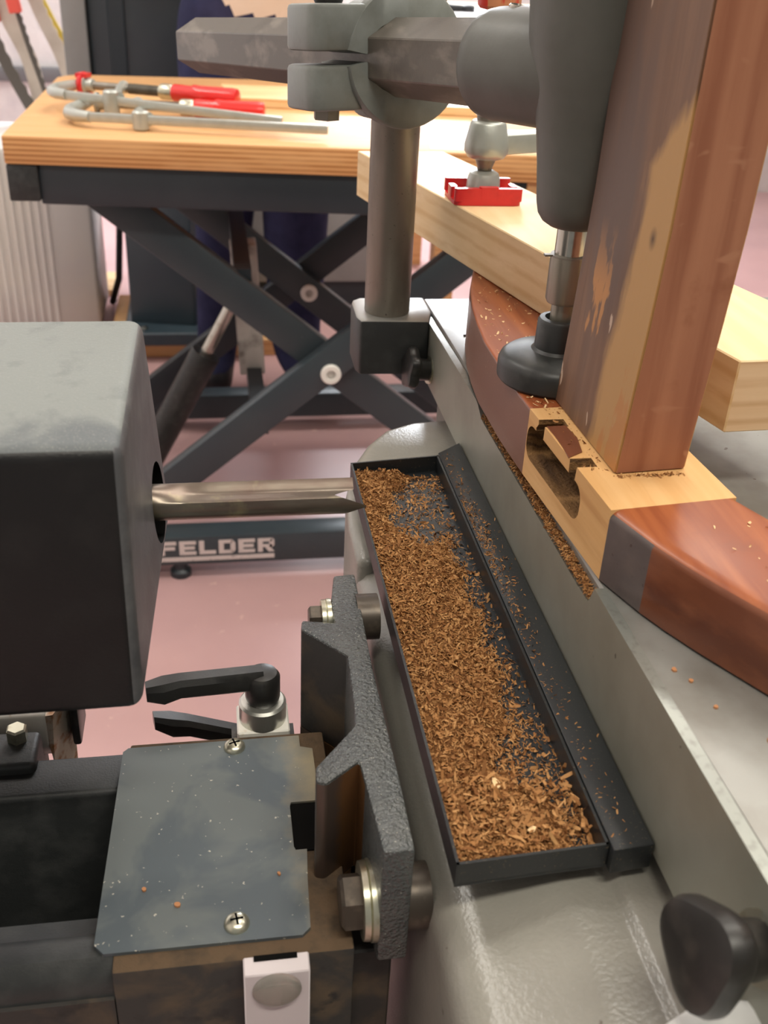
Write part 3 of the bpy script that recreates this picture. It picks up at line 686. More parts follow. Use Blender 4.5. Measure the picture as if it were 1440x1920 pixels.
bm = bm_new(); lathe(bm, ec + Vector((0, 0, -.029)), (0, 0, -1), [(0, .0085), (.006, .0085)], 6); obj('pinch_nut', bm, 'dark_steel', hd)
bm = bm_new()
lathe(bm, (COL[0], COL[1], F0.z - .046), (0, 0, 1), [(0, .0176), (0, .0270), (.0015, .0290), (.006, .0296), (.0105, .0282), (.015, .0262), (.062, .0258), (.069, .0285), (.073, .0300), (.0775, .0298), (.080, .0275), (.080, .0176)], 44, caps=False)
bar(bm, F0 - bd * .012 - be * .016, (COL[0], COL[1] - .014, F0.z), .038, .056)
bevel(bm, .001, 1, 60); obj('bracket_barrel', bm, 'clamp_grey', hd, smooth=50)
# head
HX, HY = .1820, .5050
bm = bm_new()
lathe(bm, (HX, HY, .9885), (0, 0, 1), [(0, .0085), (0, .0095), (.0008, .0130), (.003, .0165), (.0065, .0190), (.012, .0203), (.030, .0222), (.048, .0248), (.066, .0285), (.085, .0325), (.12, .0355), (.18, .036)], 48, caps=False)
HB = BP1 - bd * .064
hd_ = Vector((HX, HY, HB.z + .004)) - HB
lathe(bm, HB, hd_, [(0, .019), (0, .0215), (.0012, .0240), (.0045, .0262), (.010, .0272), (.05, .0280), (hd_.length, .0270)], 48)
hb = obj('cylinder_head', bm, ['cast_grey', 'shade_black'], hd, smooth=50)
bm = bm_new(); tp = HB + bd * .018 + Vector((.002, .0, .0268)) ; lathe(bm, tp - Vector((0, 0, .002)), (.1, -.1, 1), [(0, .0042), (.0022, .0042), (.0028, .0036), (.0012, .0028)], 20); obj('set_screw', bm, 'bright_steel', hd)
bm = bm_new(); lathe(bm, (HX, HY, .972), (0, 0, 1), [(0, .0080), (.018, .0080)], 28); obj('piston_rod', bm, 'bright_steel', hd)
bm = bm_new(); lathe(bm, (HX, HY, .9735), (0, 0, 1), [(0, .0098), (.001, .0098)], 28); box(bm, (HX - .0135, HY - .0015, .9736), (HX - .0085, HY + .0015, .9746)); obj('circlip', bm, 'dark_steel', hd)
bm = bm_new(); lathe(bm, (HX, HY, .936), (0, 0, 1), [(0, .006), (.0125, .006), (.0130, .0088), (.0150, .0098), (.0375, .0098)], 32); obj('spindle_sleeve', bm, 'mid_steel', hd)
bm = bm_new(); lathe(bm, (HX, HY, .9057), (0, 0, 1), [(0, .0300), (.0015, .0312), (.0095, .0312), (.0125, .0300), (.0145, .0272), (.0160, .0200), (.0170, .0140), (.0185, .0125), (.0330, .0122), (.0345, .0112), (.0348, .0085), (.031, .007)], 48); obj('rubber_foot', bm, 'rubber_black', hd)

# ------------------------------------------------------------------ chair frame: curved rail with a mortise, leg standing on it
cf = thing('chair_frame', 'reddish brown wooden chair frame, curved rail with a half-cut mortise and square leg upright', 'chair frame', (.19, .43, .866))
RT = .9055
left = [(.300, .120), (.262, .170), (.232, .220), (.212, .257), (.197, .284), (.186, .304), (.178, .3205), (.1725, .334), (.1640, .3605), (.1580, .4660), (.1571, .490), (.1566, .509), (.1572, .563), (.1600, .595), (.1640, .625), (.1720, .665), (.1835, .705), (.196, .740), (.209, .770)]
def off(i):
    a = Vector(left[max(i - 1, 0)]); b = Vector(left[min(i + 1, len(left) - 1)]); d = (b - a).normalized(); return Vector(left[i]) + Vector((d.y, -d.x)) * 1
def right_of(i):
    a = Vector(left[max(i - 1, 0)]); b = Vector(left[min(i + 1, len(left) - 1)]); d = (b - a).normalized(); return Vector(left[i]) + Vector((d.y, -d.x)) * .061
def seg(i0, i1, name, mats, rnd, stain=None):
    """piece of the rail between plan points i0..i1, long edges rounded by rnd"""
    bm = bm_new(); rows = []
    for i in range(i0, i1 + 1):
        l = Vector(left[i]); r_ = right_of(i); nrm = (r_ - l).normalized(); zb = TZ(l.y) + .0012; zt = RT
        row = []
        pr_ = []
        K = 5 if rnd else 0
        pr_.append((0, zb))
        if rnd:
            for k in range(K + 1):
                a = PI / 2 * k / K; pr_.append((rnd * (1 - math.cos(a)), zt - rnd * .75 * (1 - math.sin(a))))
            for k in range(K + 1):
                a = PI / 2 * (1 - k / K); pr_.append((.061 - rnd * .7 * (1 - math.cos(a)), zt - rnd * .55 * (1 - math.sin(a))))
        else: pr_ += [(0, zt), (.061, zt)]
        pr_.append((.061, zb))
        for (t, z) in pr_:
            p = l + nrm * t; row.append(bm.verts.new((p.x, p.y, z)))
        rows.append(row)
    nn = len(rows[0])
    for a, b in zip(rows, rows[1:]):
        for k in range(nn): bm.faces.new((a[k], a[(k + 1) % nn], b[(k + 1) % nn], b[k]))
    bm.faces.new(rows[0][::-1]); bm.faces.new(rows[-1])
    bmesh.ops.recalc_face_normals(bm, faces=bm.faces)
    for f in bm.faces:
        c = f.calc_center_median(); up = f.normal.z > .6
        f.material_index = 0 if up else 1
        if stain and stain(c, f): f.material_index = 2
    return obj(name, bm, mats, cf, smooth=40)
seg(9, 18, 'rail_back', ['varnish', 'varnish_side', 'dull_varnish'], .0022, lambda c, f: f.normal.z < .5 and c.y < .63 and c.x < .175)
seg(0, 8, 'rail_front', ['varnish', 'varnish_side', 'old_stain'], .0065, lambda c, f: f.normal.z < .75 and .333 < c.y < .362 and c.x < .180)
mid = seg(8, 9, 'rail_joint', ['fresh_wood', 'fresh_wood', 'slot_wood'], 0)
mid['label'] = 'freshly cut pale joint with the mortise slot'
def capsule(y0, y1, z0, z1, x0, x1, r=.0075):
    bm = bm_new(); prism(bm, [(a, b) for a, b in rounded((y0 + y1) / 2, (z0 + z1) / 2, y1 - y0, z1 - z0, r, 5)], x0, x1, 'x'); return bm
cuts = [capsule(.3915, .4655, .8800, .8985, .14, .186, .0075)]
for pts in ([(.4440, .892), (.4530, .892), (.4545, .900), (.4520, .903), (.4535, .915), (.4450, .915), (.4435, .905)], [(.4015, .890), (.4080, .890), (.4085, .898), (.4100, .915), (.3985, .915), (.4005, .904)]):
    b_ = bm_new(); prism(b_, pts, .14, .1715, 'x'); cuts.append(b_)
b_ = bm_new(); prism(b_, [(.4075, .8955), (.4190, .8985), (.4300, .8970), (.4445, .8990), (.4450, .915), (.4070, .915)], .14, .1592, 'x'); cuts.append(b_)
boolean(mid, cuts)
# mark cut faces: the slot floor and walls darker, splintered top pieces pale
me = mid.data
for p in me.polygons: p.use_smooth = False
bm = bm_new(); prism(bm, [(.1606, .4095), (.1612, .4210), (.1610, .4330), (.1602, .4435), (.1700, .4440), (.1715, .430), (.1690, .415)], RT, RT + .0005); obj('finish_remnant', bm, 'varnish_side', cf)
# leg
LG = [(.1768, .3920), (.2122, .3950), (.2105, .4780), (.1742, .4760)]
bm = bm_new(); rings = []
zs = [0, .03, .07, .11, .15, .20, .26, .34, .42]
for h in zs:
    dx = .0006 * math.sin(h * 12) + .012 * h + .0035 * min(1, h / .1); g = 1 + .06 * h
    rings.append([bm.verts.new(((x - .193) * g + .193 + dx, (y - .435) * g + .435, RT + .0008 + h)) for (x, y) in LG])
for a, b in zip(rings, rings[1:]):
    for k in range(4):
        f = bm.faces.new((a[k], a[(k + 1) % 4], b[(k + 1) % 4], b[k])); f.material_index = (1, 1, 1, 0)[k]
bm.faces.new(rings[0][::-1]).material_index = 1; bm.faces.new(rings[-1]).material_index = 1
bmesh.ops.recalc_face_normals(bm, faces=bm.faces)
es = [e for e in bm.edges if abs(e.verts[0].co.z - e.verts[1].co.z) > .01 and len(e.link_faces) == 2 and e.calc_face_angle(0) > .5]
bmesh.ops.bevel(bm, geom=es, offset=.0009, segments=2, affect='EDGES')
obj('leg', bm, ['leg_side', 'leg_front'], cf, smooth=30, loc=(.1768, .3920, RT))
# torn fibres round the leg foot
sp = [(.1660 + random.uniform(-.001, .009), random.uniform(.396, .476), RT - .0002) for _ in range(110)] + [(random.uniform(.176, .21), .391 - abs(random.gauss(0, .0012)), RT) for _ in range(90)]
v_, f_ = chips_mesh(sp, .0007, .0022); me = bpy.data.meshes.new('torn_fibres'); me.from_pydata([tuple(p - np.array(cf.location)) for p in v_], [], [tuple(int(i) for i in f) for f in f_]); me.materials.append(M['chip_wood'])
o = bpy.data.objects.new('torn_fibres', me); C.objects.link(o); o.parent = cf; o['kind'] = 'stuff'

# sawdust along the notch and crumbs on table and rail
sp = []
for _ in range(4200):
    y = random.uniform(.3555, .556); xf = .1640 + (.1552 - .1640) * (y - .3605) / (.466 - .3605); hi_ = min(.1655, .166)
    sp.append((random.uniform(.1582, .1634), y, .8592 + .0036 * (.556 - y) / .2 + random.uniform(-.0006, .0022)))
v_, f_ = chips_mesh(sp, .0007, .0020); me = bpy.data.meshes.new('fence_sawdust'); me.from_pydata([tuple(p) for p in v_], [], [tuple(int(i) for i in f) for f in f_]); me.materials.append(M['chip_wood'])
o = bpy.data.objects.new('fence_sawdust', me); C.objects.link(o); tag(o, 'line of fine sawdust lying along the notched fence top', 'sawdust', kind='stuff')
sp = []
for _ in range(170):
    a = random.random(); y = random.uniform(.465, .70); i = max(k for k in range(len(left) - 1) if left[k][1] <= y); q_ = (y - left[i][1]) / (left[i + 1][1] - left[i][1]); l = (left[i][0] + q_ * (left[i + 1][0] - left[i][0]), y)
    sp.append((l[0] + .004 + .045 * random.random() ** 1.2, y, RT + .0001))
for _ in range(120): sp.append((HX - .01 + random.gauss(0, .012), .480 + random.gauss(0, .006), RT + .0001))
for _ in range(40): sp.append((random.uniform(.20, .26), random.uniform(.26, .352), RT + .0001))
sp = [p for p in sp if p[0] > .1605 and (p[0] - HX) ** 2 + (p[1] - HY) ** 2 > .0318 ** 2]
v_, f_ = chips_mesh(sp, .0006, .0028); me = bpy.data.meshes.new('rail_sawdust'); me.from_pydata([tuple(p) for p in v_], [], [tuple(int(i) for i in f) for f in f_]); me.materials.append(M['pale_chip'])
o = bpy.data.objects.new('rail_sawdust', me); C.objects.link(o); tag(o, 'scattered pale sawdust specks on the varnished rail', 'sawdust', kind='stuff')
for k, (x, y, s_, lab) in enumerate(((.1722, .2955, .0016, 'orange wood crumb on the steel table behind the fence top'), (.1760, .2880, .0012, 'tiny wood crumb on the steel table between fence and rail shadow'), (.1905, .252, .0016, 'brown wood crumb on the steel table near the right edge of the photo'), (.1790, .272, .0011, 'wee brown crumb on the steel table, midway along the fence'), (.1715, .655, .0012, 'dark crumb on the blue-lit far end of the table'), (.1770, .688, .0010, 'tiny dark crumb at the far end of the table beside the rail'))):
    bm = bm_new(); n = 6; prism(bm, [(x + math.cos(2 * PI * q / n) * s_ * random.uniform(.6, 1), y + math.sin(2 * PI * q / n) * s_ * random.uniform(.6, 1)) for q in range(n)], TZ(y), TZ(y) + .0008)
    tag(obj('wood_crumb', bm, 'crumb_orange' if k < 4 else 'old_stain', None, smooth=0, loc=(x, y, TZ(y))), lab, 'wood crumb', 'crumbs on the steel table')

# ------------------------------------------------------------------ pine board across the rail
bm = bm_new(); zb, zt = RT + .0004, .9440
BQ = [(.248, .431), (.330, .4345), (.205, .930), (.128, .926)]
prism(bm, BQ, zb, zt); bevel(bm, .0007, 1)
for f in bm.faces: f.material_index = 1 if f.normal.y < -.8 or f.normal.y > .9 else 0
pb = obj('pine_board', bm, ['pine', 'pine_end'], None, smooth=0, loc=(.2, .68, zb))
pb.rotation_euler = (0, 0, 0)
tag(pb, 'pale planed pine board lying across the curved rail behind the leg', 'board')

# ------------------------------------------------------------------ screw clamp on the board
sc_ = thing('screw_clamp', 'silver screw clamp standing upright on the pine board with red pad cap', 'clamp', (.197, .752, .944))
CX, CY = .1975, .752
bm = bm_new()
prism(bm, rounded(CX, CY, .050, .040, .006), .9442, .9470)
for s_ in (-1, 1): prism(bm, rounded(CX, CY + s_ * .0175, .050, .005, .002), .9470, .9560)
for s_ in (-1, 1): prism(bm, rounded(CX + s_ * .0225, CY, .005, .012, .002), .9470, .9545)
prism(bm, rounded(CX, CY - .0175, .014, .0052, .002), .947, .957)
obj('pad_cap', bm, 'red_plastic', sc_)
bm = bm_new(); lathe(bm, (CX, CY, .9472), (0, 0, 1), [(0, .017), (.003, .017), (.0045, .0125), (.012, .0120), (.016, .0105), (.018, .007)], 32); obj('swivel_pad', bm, 'cast_zinc', sc_)
bm = bm_new(); lathe(bm, (CX, CY, .964), (0, 0, 1), [(0, .0050), (.004, .0058), (.012, .0088), (.05, .0086)], 24)
for k in range(22): lathe(bm, (CX, CY, .995 + k * .0035), (0, 0, 1), [(0, .0080), (.0009, .0094), (.0018, .0080)], 20)
obj('spindle', bm, 'dark_steel', sc_)
bm = bm_new(); lathe(bm, (CX, CY, .9735), (0, 0, 1), [(0, .0105), (.001, .0135), (.005, .0160), (.010, .0160), (.024, .0128), (.026, .0115), (.0262, .009)], 36)
prism(bm, [(CX + .008, CY - .007), (CX + .14, CY + .045), (CX + .14, CY + .064), (CX + .008, CY + .009)], .9765, .9905); bevel(bm, .0012, 2, 50)
obj('screw_arm', bm, 'cast_zinc', sc_, smooth=50)
bm = bm_new(); box(bm, (CX + .128, CY + .046, .73), (CX + .14, CY + .066, 1.14)); bevel(bm, .001, 1); obj('clamp_bar', bm, 'cast_zinc', sc_)
bm = bm_new(); prism(bm, [(CX + .01, CY + .0), (CX + .14, CY + .046), (CX + .14, CY + .064), (CX, CY + .018)], .770, .785); prism(bm, rounded(CX, CY + .006, .03, .03, .01), .770, TZ(.76) - .0505); obj('fixed_jaw', bm, 'cast_zinc', sc_)
bm = bm_new(); lathe(bm, (CX, CY, 1.0705), (0, 0, 1), [(0, .0100), (.0006, .0130), (.0025, .0146), (.012, .0150), (.06, .0132), (.10, .0146), (.112, .012), (.114, .008)], 28); obj('handle', bm, 'red_worn_wood', sc_)

# ------------------------------------------------------------------ lift table
lt = thing('lift_table', 'slate grey scissor lift table with thick plywood top and white lettering on its base', 'lift table', (.2, 2.04, 0))
bm = bm_new()
tp = [(-.3115, 1.700), (.725, 1.62), (.725, 2.39), (-.235, 2.39), (-.262, 2.36), (-.3085, 1.99), (-.3125, 1.74)]
tp = [(-.3115, 1.705), (.74, 1.590), (.74, 2.39), (-.262, 2.39), (-.287, 2.375), (-.3020, 2.345), (-.3115, 1.76)]
lo, hi, fs = prism(bm, tp, .768, .810); bevel(bm, .0025, 2)
for f in bm.faces: f.material_index = 0 if abs(f.normal.z) > .6 else 1
obj('tabletop', bm, ['bench_top', 'ply_edge'], lt)
def FY(x): return 1.705 - .115 * (x + .3115) / 1.0515
bm = bm_new(); bar(bm, (-.262, FY(-.262) + .035, .7365), (.70, FY(.70) + .035, .7365), .045, .062); bar(bm, (-.29, 2.33, .7365), (.70, 2.33, .7365), .045, .062); bar(bm, (.69, FY(.69) + .03, .7365), (.69, 2.33, .7365), .045, .062); bar(bm, (-.285, 1.76, .7365), (-.285, 2.33, .7365), .045, .062); bevel(bm, .003, 2); obj('top_frame', bm, 'slate_dark', lt)
bm = bm_new(); box(bm, (-.311, 1.706, .711), (-.264, 1.76, .767)); bevel(bm, .003, 2); obj('frame_end_cap', bm, 'black_casting', lt)
bm = bm_new(); box(bm, (.50, FY(.6) + .02, .706), (.735, FY(.6) + .05, .7675)); bevel(bm, .002, 1); obj('wooden_batten', bm, 'bench_top', lt)
# base frame
bm = bm_new(); bar(bm, (-.36, 1.715, .0625), (.76, 1.715, .0625), .055, .062); bevel(bm, .003, 2); bb = obj('base_beam', bm, 'slate_paint', lt)
bm = bm_new(); bar(bm, (-.36, 2.375, .0625), (.76, 2.375, .0625), .055, .062); bevel(bm, .003, 2); obj('base_beam', bm, 'slate_paint', lt)
for x in (-.34, .74):
    bm = bm_new(); bar(bm, (x, 1.74, .0625), (x, 2.35, .0625), .05, .06); bevel(bm, .003, 2); obj('base_cross_beam', bm, 'slate_dark', lt)
for (x, y) in ((-.085, 1.705), (-.34, 2.375), (.74, 1.705), (.74, 2.375)):
    bm = bm_new(); lathe(bm, (x, y, 0), (0, 0, 1), [(0, .020), (.012, .020), (.018, .013), (.033, .013)], 20); obj('base_foot', bm, 'slate_dark', lt)
# scissor arms
def arm(x0, z0, x1, z1, y, wz=.062, wy=.03, mat='slate_paint'):
    bm = bm_new(); bar(bm, (x0, y, z0), (x1, y, z1), wy, wz); bevel(bm, .003, 2); return obj('scissor_arm', bm, mat, lt)
arm(-.255, .055, .585, .735, 1.735)
arm(-.205, .735, .605, .085, 1.775)
arm(-.205, .730, .605, .085, 2.195)
arm(-.255, .075, .585, .735, 2.235, mat='slate_dark')
for (x, y, z) in ((.201, 1.7195, .4065), (.2035, 2.1795, .4065)):
    bm = bm_new(); lathe(bm, (x, y, z), (0, -1, 0), [(0, .0185), (.006, .0185), (.008, .0165), (.008, .009), (.004, .008)], 28); pc = obj('pivot_cap', bm, 'nylon_white', lt)
    bm = bm_new(); lathe(bm, (x, y - .003, z), (0, -1, 0), [(0, .008), (.003, .008), (.0035, .003), (.002, .002)], 20); obj('pivot_bolt', bm, 'strut_beige', pc)
# lift cylinder
bm = bm_new(); cyl(bm, (.064, 2.0, .500), (-.030, 2.0, .325), .0125, 20); obj('lift_rod', bm, 'bright_steel', lt)
bm = bm_new(); p0, p1 = Vector((-.022, 2.0, .340)), Vector((-.185, 2.0, .040)); lathe(bm, p0, p1 - p0, [(0, .016), (0, .029), (.004, .031), (.03, .0305), ((p1 - p0).length, .0305)], 28); obj('lift_cylinder', bm, 'rubber_black', lt)
bm = bm_new(); bar(bm, (.058, 2.03, .560), (.072, 2.03, .290), .052, .056, up=(0, 1, 0)); bevel(bm, .003, 2); obj('lift_strut', bm, 'strut_beige', lt)
bm = bm_new(); bar(bm, (.050, 1.78, .565), (.050, 2.19, .565), .03, .03); obj('strut_shaft', bm, 'slate_dark', lt)
bm = bm_new(); bar(bm, (.075, 1.75, .29), (.075, 2.22, .29), .03, .03); obj('strut_shaft', bm, 'slate_dark', lt)
# lettering: heavy wide capitals on the front of the base beam, F E L D E R over a bar
bm = bm_new(); yF = 1.6875; yB = 1.6868
def lb_(x0, x1, z0, z1): box(bm, (x0, yB, z0), (x1, yF, z1))
z0, z1 = .0545, .0845; H = z1 - z0; Wd = .0315; st = .0095; x = -.1215
def let(ch, x):
    if ch in 'FE':
        lb_(x, x + st, z0, z1); lb_(x + st, x + Wd, z1 - .0075, z1); lb_(x + st, x + Wd * .92, z0 + .0115, z0 + .0185)
        if ch == 'E': lb_(x + st, x + Wd, z0, z0 + .0072)
    if ch == 'L': lb_(x, x + st, z0, z1); lb_(x + st, x + Wd, z0, z0 + .0078)
    if ch == 'D':
        lb_(x, x + st, z0, z1); lb_(x + st, x + Wd - .006, z1 - .0072, z1); lb_(x + st, x + Wd - .006, z0, z0 + .0072)
        prism(bm, [(x + Wd - .0095, z0 + .0072), (x + Wd - .006, z0), (x + Wd, z0 + .007), (x + Wd, z1 - .007), (x + Wd - .006, z1), (x + Wd - .0095, z1 - .0072)], yB, yF, 'y')
    if ch == 'R':
        lb_(x, x + st, z0, z1); lb_(x + st, x + Wd - .004, z1 - .0072, z1); lb_(x + st, x + Wd - .004, z0 + .0105, z0 + .0165)
        prism(bm, [(x + Wd - .0095, z0 + .0105), (x + Wd - .003, z0 + .0105), (x + Wd, z0 + .0145), (x + Wd, z1 - .004), (x + Wd - .004, z1), (x + Wd - .0095, z1 - .0072)], yB, yF, 'y')
        prism(bm, [(x + st + .004, z0 + .0105), (x + Wd - .011, z0), (x + Wd, z0), (x + Wd - .008, z0 + .0105)], yB, yF, 'y')
for ch in 'FELDER': let(ch, x); x += Wd + .0055
xe = x - .0055
lb_(-.1215, xe, .0405, .0495)
obj('lettering', bm, 'decal_white', bb, smooth=0)

# things on the lift table
bm = bm_new(); prism(bm, [(.345, 1.655), (.56, 1.632), (.60, 1.83), (.372, 1.845)], .8101, .8106); tag(obj('paper_sheet', bm, 'paper_white', None, smooth=0), 'white sheet of paper on the plywood top behind the steel column', 'paper')
bm = bm_new(); prism(bm, [(.045, 2.02), (.70, 1.94), (.72, 2.13), (.028, 2.19)], .8102, .826); bevel(bm, .001, 1); tag(obj('pine_plank', bm, 'light_plank', None), 'thin pale plank lying along the back of the plywood top', 'board')
def bench_clamp(K, ang, dz, label, cap=True, off=.118):
    """all-steel clamp lying on its side; K = knuckle on the bar, ang = direction of the bar"""
    K = Vector(K); d = Vector((math.cos(ang), math.sin(ang), 0)); n = Vector((-d.y, d.x, 0))
    root = thing('bar_clamp', label, 'clamp', (K.x, K.y, .810), 'bar clamps on the lift table')
    z = Vector((0, 0, 1))
    # bar runs from the fixed jaw bend to its free end
    bm = bm_new(); bar(bm, K - d * .10, K + d * .285 + z * dz, .009, .0140); bevel(bm, .002, 2); obj('clamp_rail', bm, 'cast_zinc', root)
    bm = bm_new(); pts = [K - d * .095, K - d * .118 + n * .008, K - d * .136 + n * .026, K - d * .142 + n * .050, K - d * .140 + n * (off - .030), K - d * .137 + n * (off + .006)]
    tube(bm, pts, [.0085, .0095, .0105, .0105, .0095, .0075], 12); obj('fixed_jaw', bm, 'cast_zinc', root)
    bm = bm_new(); lathe(bm, K - d * .014 - z * (K.z - .8102), z, [(0, .010), (.003, .013), (K.z - .8102 + .011, .013), (K.z - .8102 + .014, .010)], 20); tube(bm, [K - d * .004 + n * .006, K - d * .025 + n * .045, K - d * .048 + n * (off - .023), K - d * .055 + n * (off + .010)], [.0115, .0080, .0065, .0115], 12)
    obj('sliding_arm', bm, 'cast_zinc', root)
    A_ = K - d * .125 + n * off
    bm = bm_new(); cyl(bm, A_ - d * .0 + d * .012, A_ + d * .145, .0072, 16)
    for k in range(26): lathe(bm, A_ + d * (.085 + k * .0024), d, [(0, .0072), (.0008, .0092), (.0016, .0072)], 14)
    obj('spindle', bm, 'dark_steel', root)
    bm = bm_new(); lathe(bm, A_, d, [(0, .017), (.004, .017), (.006, .012), (.016, .011), (.018, .008)], 20); obj('swivel_pad', bm, 'cast_zinc', root)
    if cap:
        bm = bm_new(); lathe(bm, A_ - d * .007, d, [(0, .020), (.006, .022), (.009, .018)], 20)
        for s_ in (-1, 1): bar(bm, A_ + z * s_ * .016 - d * .012, A_ + z * s_ * .016 + d * .008, .022, .007)
        obj('pad_cap', bm, 'red_plastic', root)
    bm = bm_new(); lathe(bm, A_ + d * .145, d, [(0, .012), (.004, .0135), (.020, .0135), (.024, .012)], 20); obj('ferrule', bm, 'zinc_plate', root)
    bm = bm_new(); lathe(bm, A_ + d * .168, d, [(0, .012), (.004, .0145), (.035, .0135), (.040, .0160), (.050, .0150), (.110, .0160), (.120, .0145), (.122, .010)], 24); obj('handle', bm, 'red_wood', root)
bench_clamp((-.1445, 1.8620, .8415), math.radians(-23), -.011, 'steel bar clamp with a red pad cap, rearmost on the plywood top')
bench_clamp((-.092, 1.7640, .8265), math.radians(-11), 0.0, 'steel bar clamp with shiny red handle, nearest the front edge of the plywood top', cap=False, off=.140)

# ------------------------------------------------------------------ person standing behind the lift table
def person():
    J = {}
    names = [('pelvis', (.10, 2.60, .93), (.185, .125)), ('belly', (.12, 2.60, 1.06), (.155, .115)), ('chest', (.10, 2.60, 1.28), (.165, .115)), ('collar', (.09, 2.60, 1.44), (.10, .08)), ('neck', (.088, 2.585, 1.52), (.055, .055)), ('head0', (.086, 2.57, 1.60), (.075, .085)), ('head1', (.085, 2.565, 1.70), (.078, .09)), ('crown', (.085, 2.575, 1.765), (.045, .055)),
             ('hipL', (.025, 2.60, .86), (.115, .115)), ('kneeL', (.035, 2.59, .50), (.075, .08)), ('ankL', (.0, 2.63, .11), (.05, .055)), ('toeL', (-.01, 2.50, .055), (.045, .045)),
             ('hipR', (.215, 2.60, .86), (.105, .11)), ('kneeR', (.205, 2.57, .50), (.085, .09)), ('ankR', (.205, 2.58, .13), (.068, .07)), ('toeR', (.300, 2.43, .055), (.055, .05)),
             ('shL', (-.09, 2.60, 1.38), (.062, .062)), ('elL', (-.17, 2.61, 1.12), (.047, .047)), ('wrL', (-.02, 2.42, 1.18), (.032, .032)), ('haL', (.04, 2.40, 1.20), (.04, .022)),
             ('shR', (.27, 2.60, 1.38), (.062, .062)), ('elR', (.37, 2.60, 1.12), (.047, .047)), ('wrR', (.24, 2.40, 1.18), (.032, .032)), ('haR', (.18, 2.38, 1.20), (.04, .022))]
    E = [('pelvis', 'belly'), ('belly', 'chest'), ('chest', 'collar'), ('collar', 'neck'), ('neck', 'head0'), ('head0', 'head1'), ('head1', 'crown'), ('pelvis', 'hipL'), ('hipL', 'kneeL'), ('kneeL', 'ankL'), ('ankL', 'toeL'), ('pelvis', 'hipR'), ('hipR', 'kneeR'), ('kneeR', 'ankR'), ('ankR', 'toeR'), ('collar', 'shL'), ('shL', 'elL'), ('elL', 'wrL'), ('wrL', 'haL'), ('collar', 'shR'), ('shR', 'elR'), ('elR', 'wrR'), ('wrR', 'haR')]
    V = [n_[1] for n_ in names]; Rr = [n_[2] for n_ in names]; idx = {n_[0]: i for i, n_ in enumerate(names)}
    EE = [(idx[a], idx[b]) for a, b in E]
    for side, sx in (('haL', 1), ('haR', -1)):           # five fingers each, bent, thumb off the side
        h = Vector(V[idx[side]])
        for k in range(5):
            a = h + Vector((sx * (-.026 + .015 * k), -.028 - .004 * (k in (1, 2)), -.006)); b = a + Vector((0, -.026, -.010)); c = b + Vector((0, -.014, -.022))
            if k == 4: a = h + Vector((sx * .038, .0, -.004)); b = a + Vector((sx * .018, -.022, -.008)); c = b + Vector((sx * .004, -.020, -.012))
            p = idx[side]
            for q, r_ in ((a, .0095), (b, .0088), (c, .0076)):
                V.append(tuple(q)); Rr.append((r_, r_)); EE.append((p, len(V) - 1)); p = len(V) - 1
    me = bpy.data.meshes.new('person'); me.from_pydata(V, EE, []); o = bpy.data.objects.new('person', me); C.objects.link(o)
    md = o.modifiers.new('skin', 'SKIN'); md.use_smooth_shade = True
    for i, sv in enumerate(me.skin_vertices[0].data): sv.radius = Rr[i]
    me.skin_vertices[0].data[0].use_root = True
    o.modifiers.new('sub', 'SUBSURF').levels = 4
    bpy.context.view_layer.update(); dg = bpy.context.evaluated_depsgraph_get()
    m2 = bpy.data.meshes.new_from_object(o.evaluated_get(dg)); o.modifiers.clear(); o.data = m2
    for k in ('navy_cloth', 'cream_cloth', 'skin', 'shoe_black'): m2.materials.append(M[k])
    for p in m2.polygons:
        c = p.center; p.use_smooth = True
        arm_ = c.x < -.05 and c.z < 1.2 or c.x > .33 and c.z < 1.2
        if c.z > 1.50: k = 2
        elif c.z < .10: k = 3
        elif c.y < 2.445 and c.z > 1.1: k = 2
        elif c.z > .925 + max(0, .07 - c.x) * 1.1: k = 1
        else: k = 0
        p.material_index = k
    zmin = min(v.co.z for v in m2.vertices)
    for v in m2.vertices: v.co.z -= zmin * max(0, 1 - v.co.z / .3)
    tag(o, 'person in navy work trousers and cream top standing behind the lift table', 'person')
    # hair and face
    bm = bm_new(); lathe(bm, (.085, 2.585, 1.665), (0, .12, 1), [(0, .084), (.03, .090), (.07, .082), (.10, .058), (.115, .025), (.118, .004)], 24); obj('hair', bm, 'hair', o, smooth=60)
    bm = bm_new(); tube(bm, [(.085, 2.485, 1.685), (.085, 2.470, 1.655), (.085, 2.486, 1.645)], [.008, .012, .008], 10); obj('nose', bm, 'skin', o)
    for s_ in (-1, 1):
        bm = bm_new(); lathe(bm, (.085 + s_ * .032, 2.492, 1.685), (0, -1, 0), [(0, .010), (.004, .008), (.006, .003)], 14); obj('eye', bm, 'shoe_black', o)
        bm = bm_new(); lathe(bm, (.085 + s_ * .076, 2.58, 1.67), (s_, 0, 0), [(0, .012), (.006, .024), (.012, .016)], 14); obj('ear', bm, 'skin', o)
    bm = bm_new(); tube(bm, [(.062, 2.492, 1.622), (.085, 2.484, 1.619), (.108, 2.492, 1.622)], [.003, .006, .003], 8); obj('mouth', bm, 'coral_plastic', o)
person()

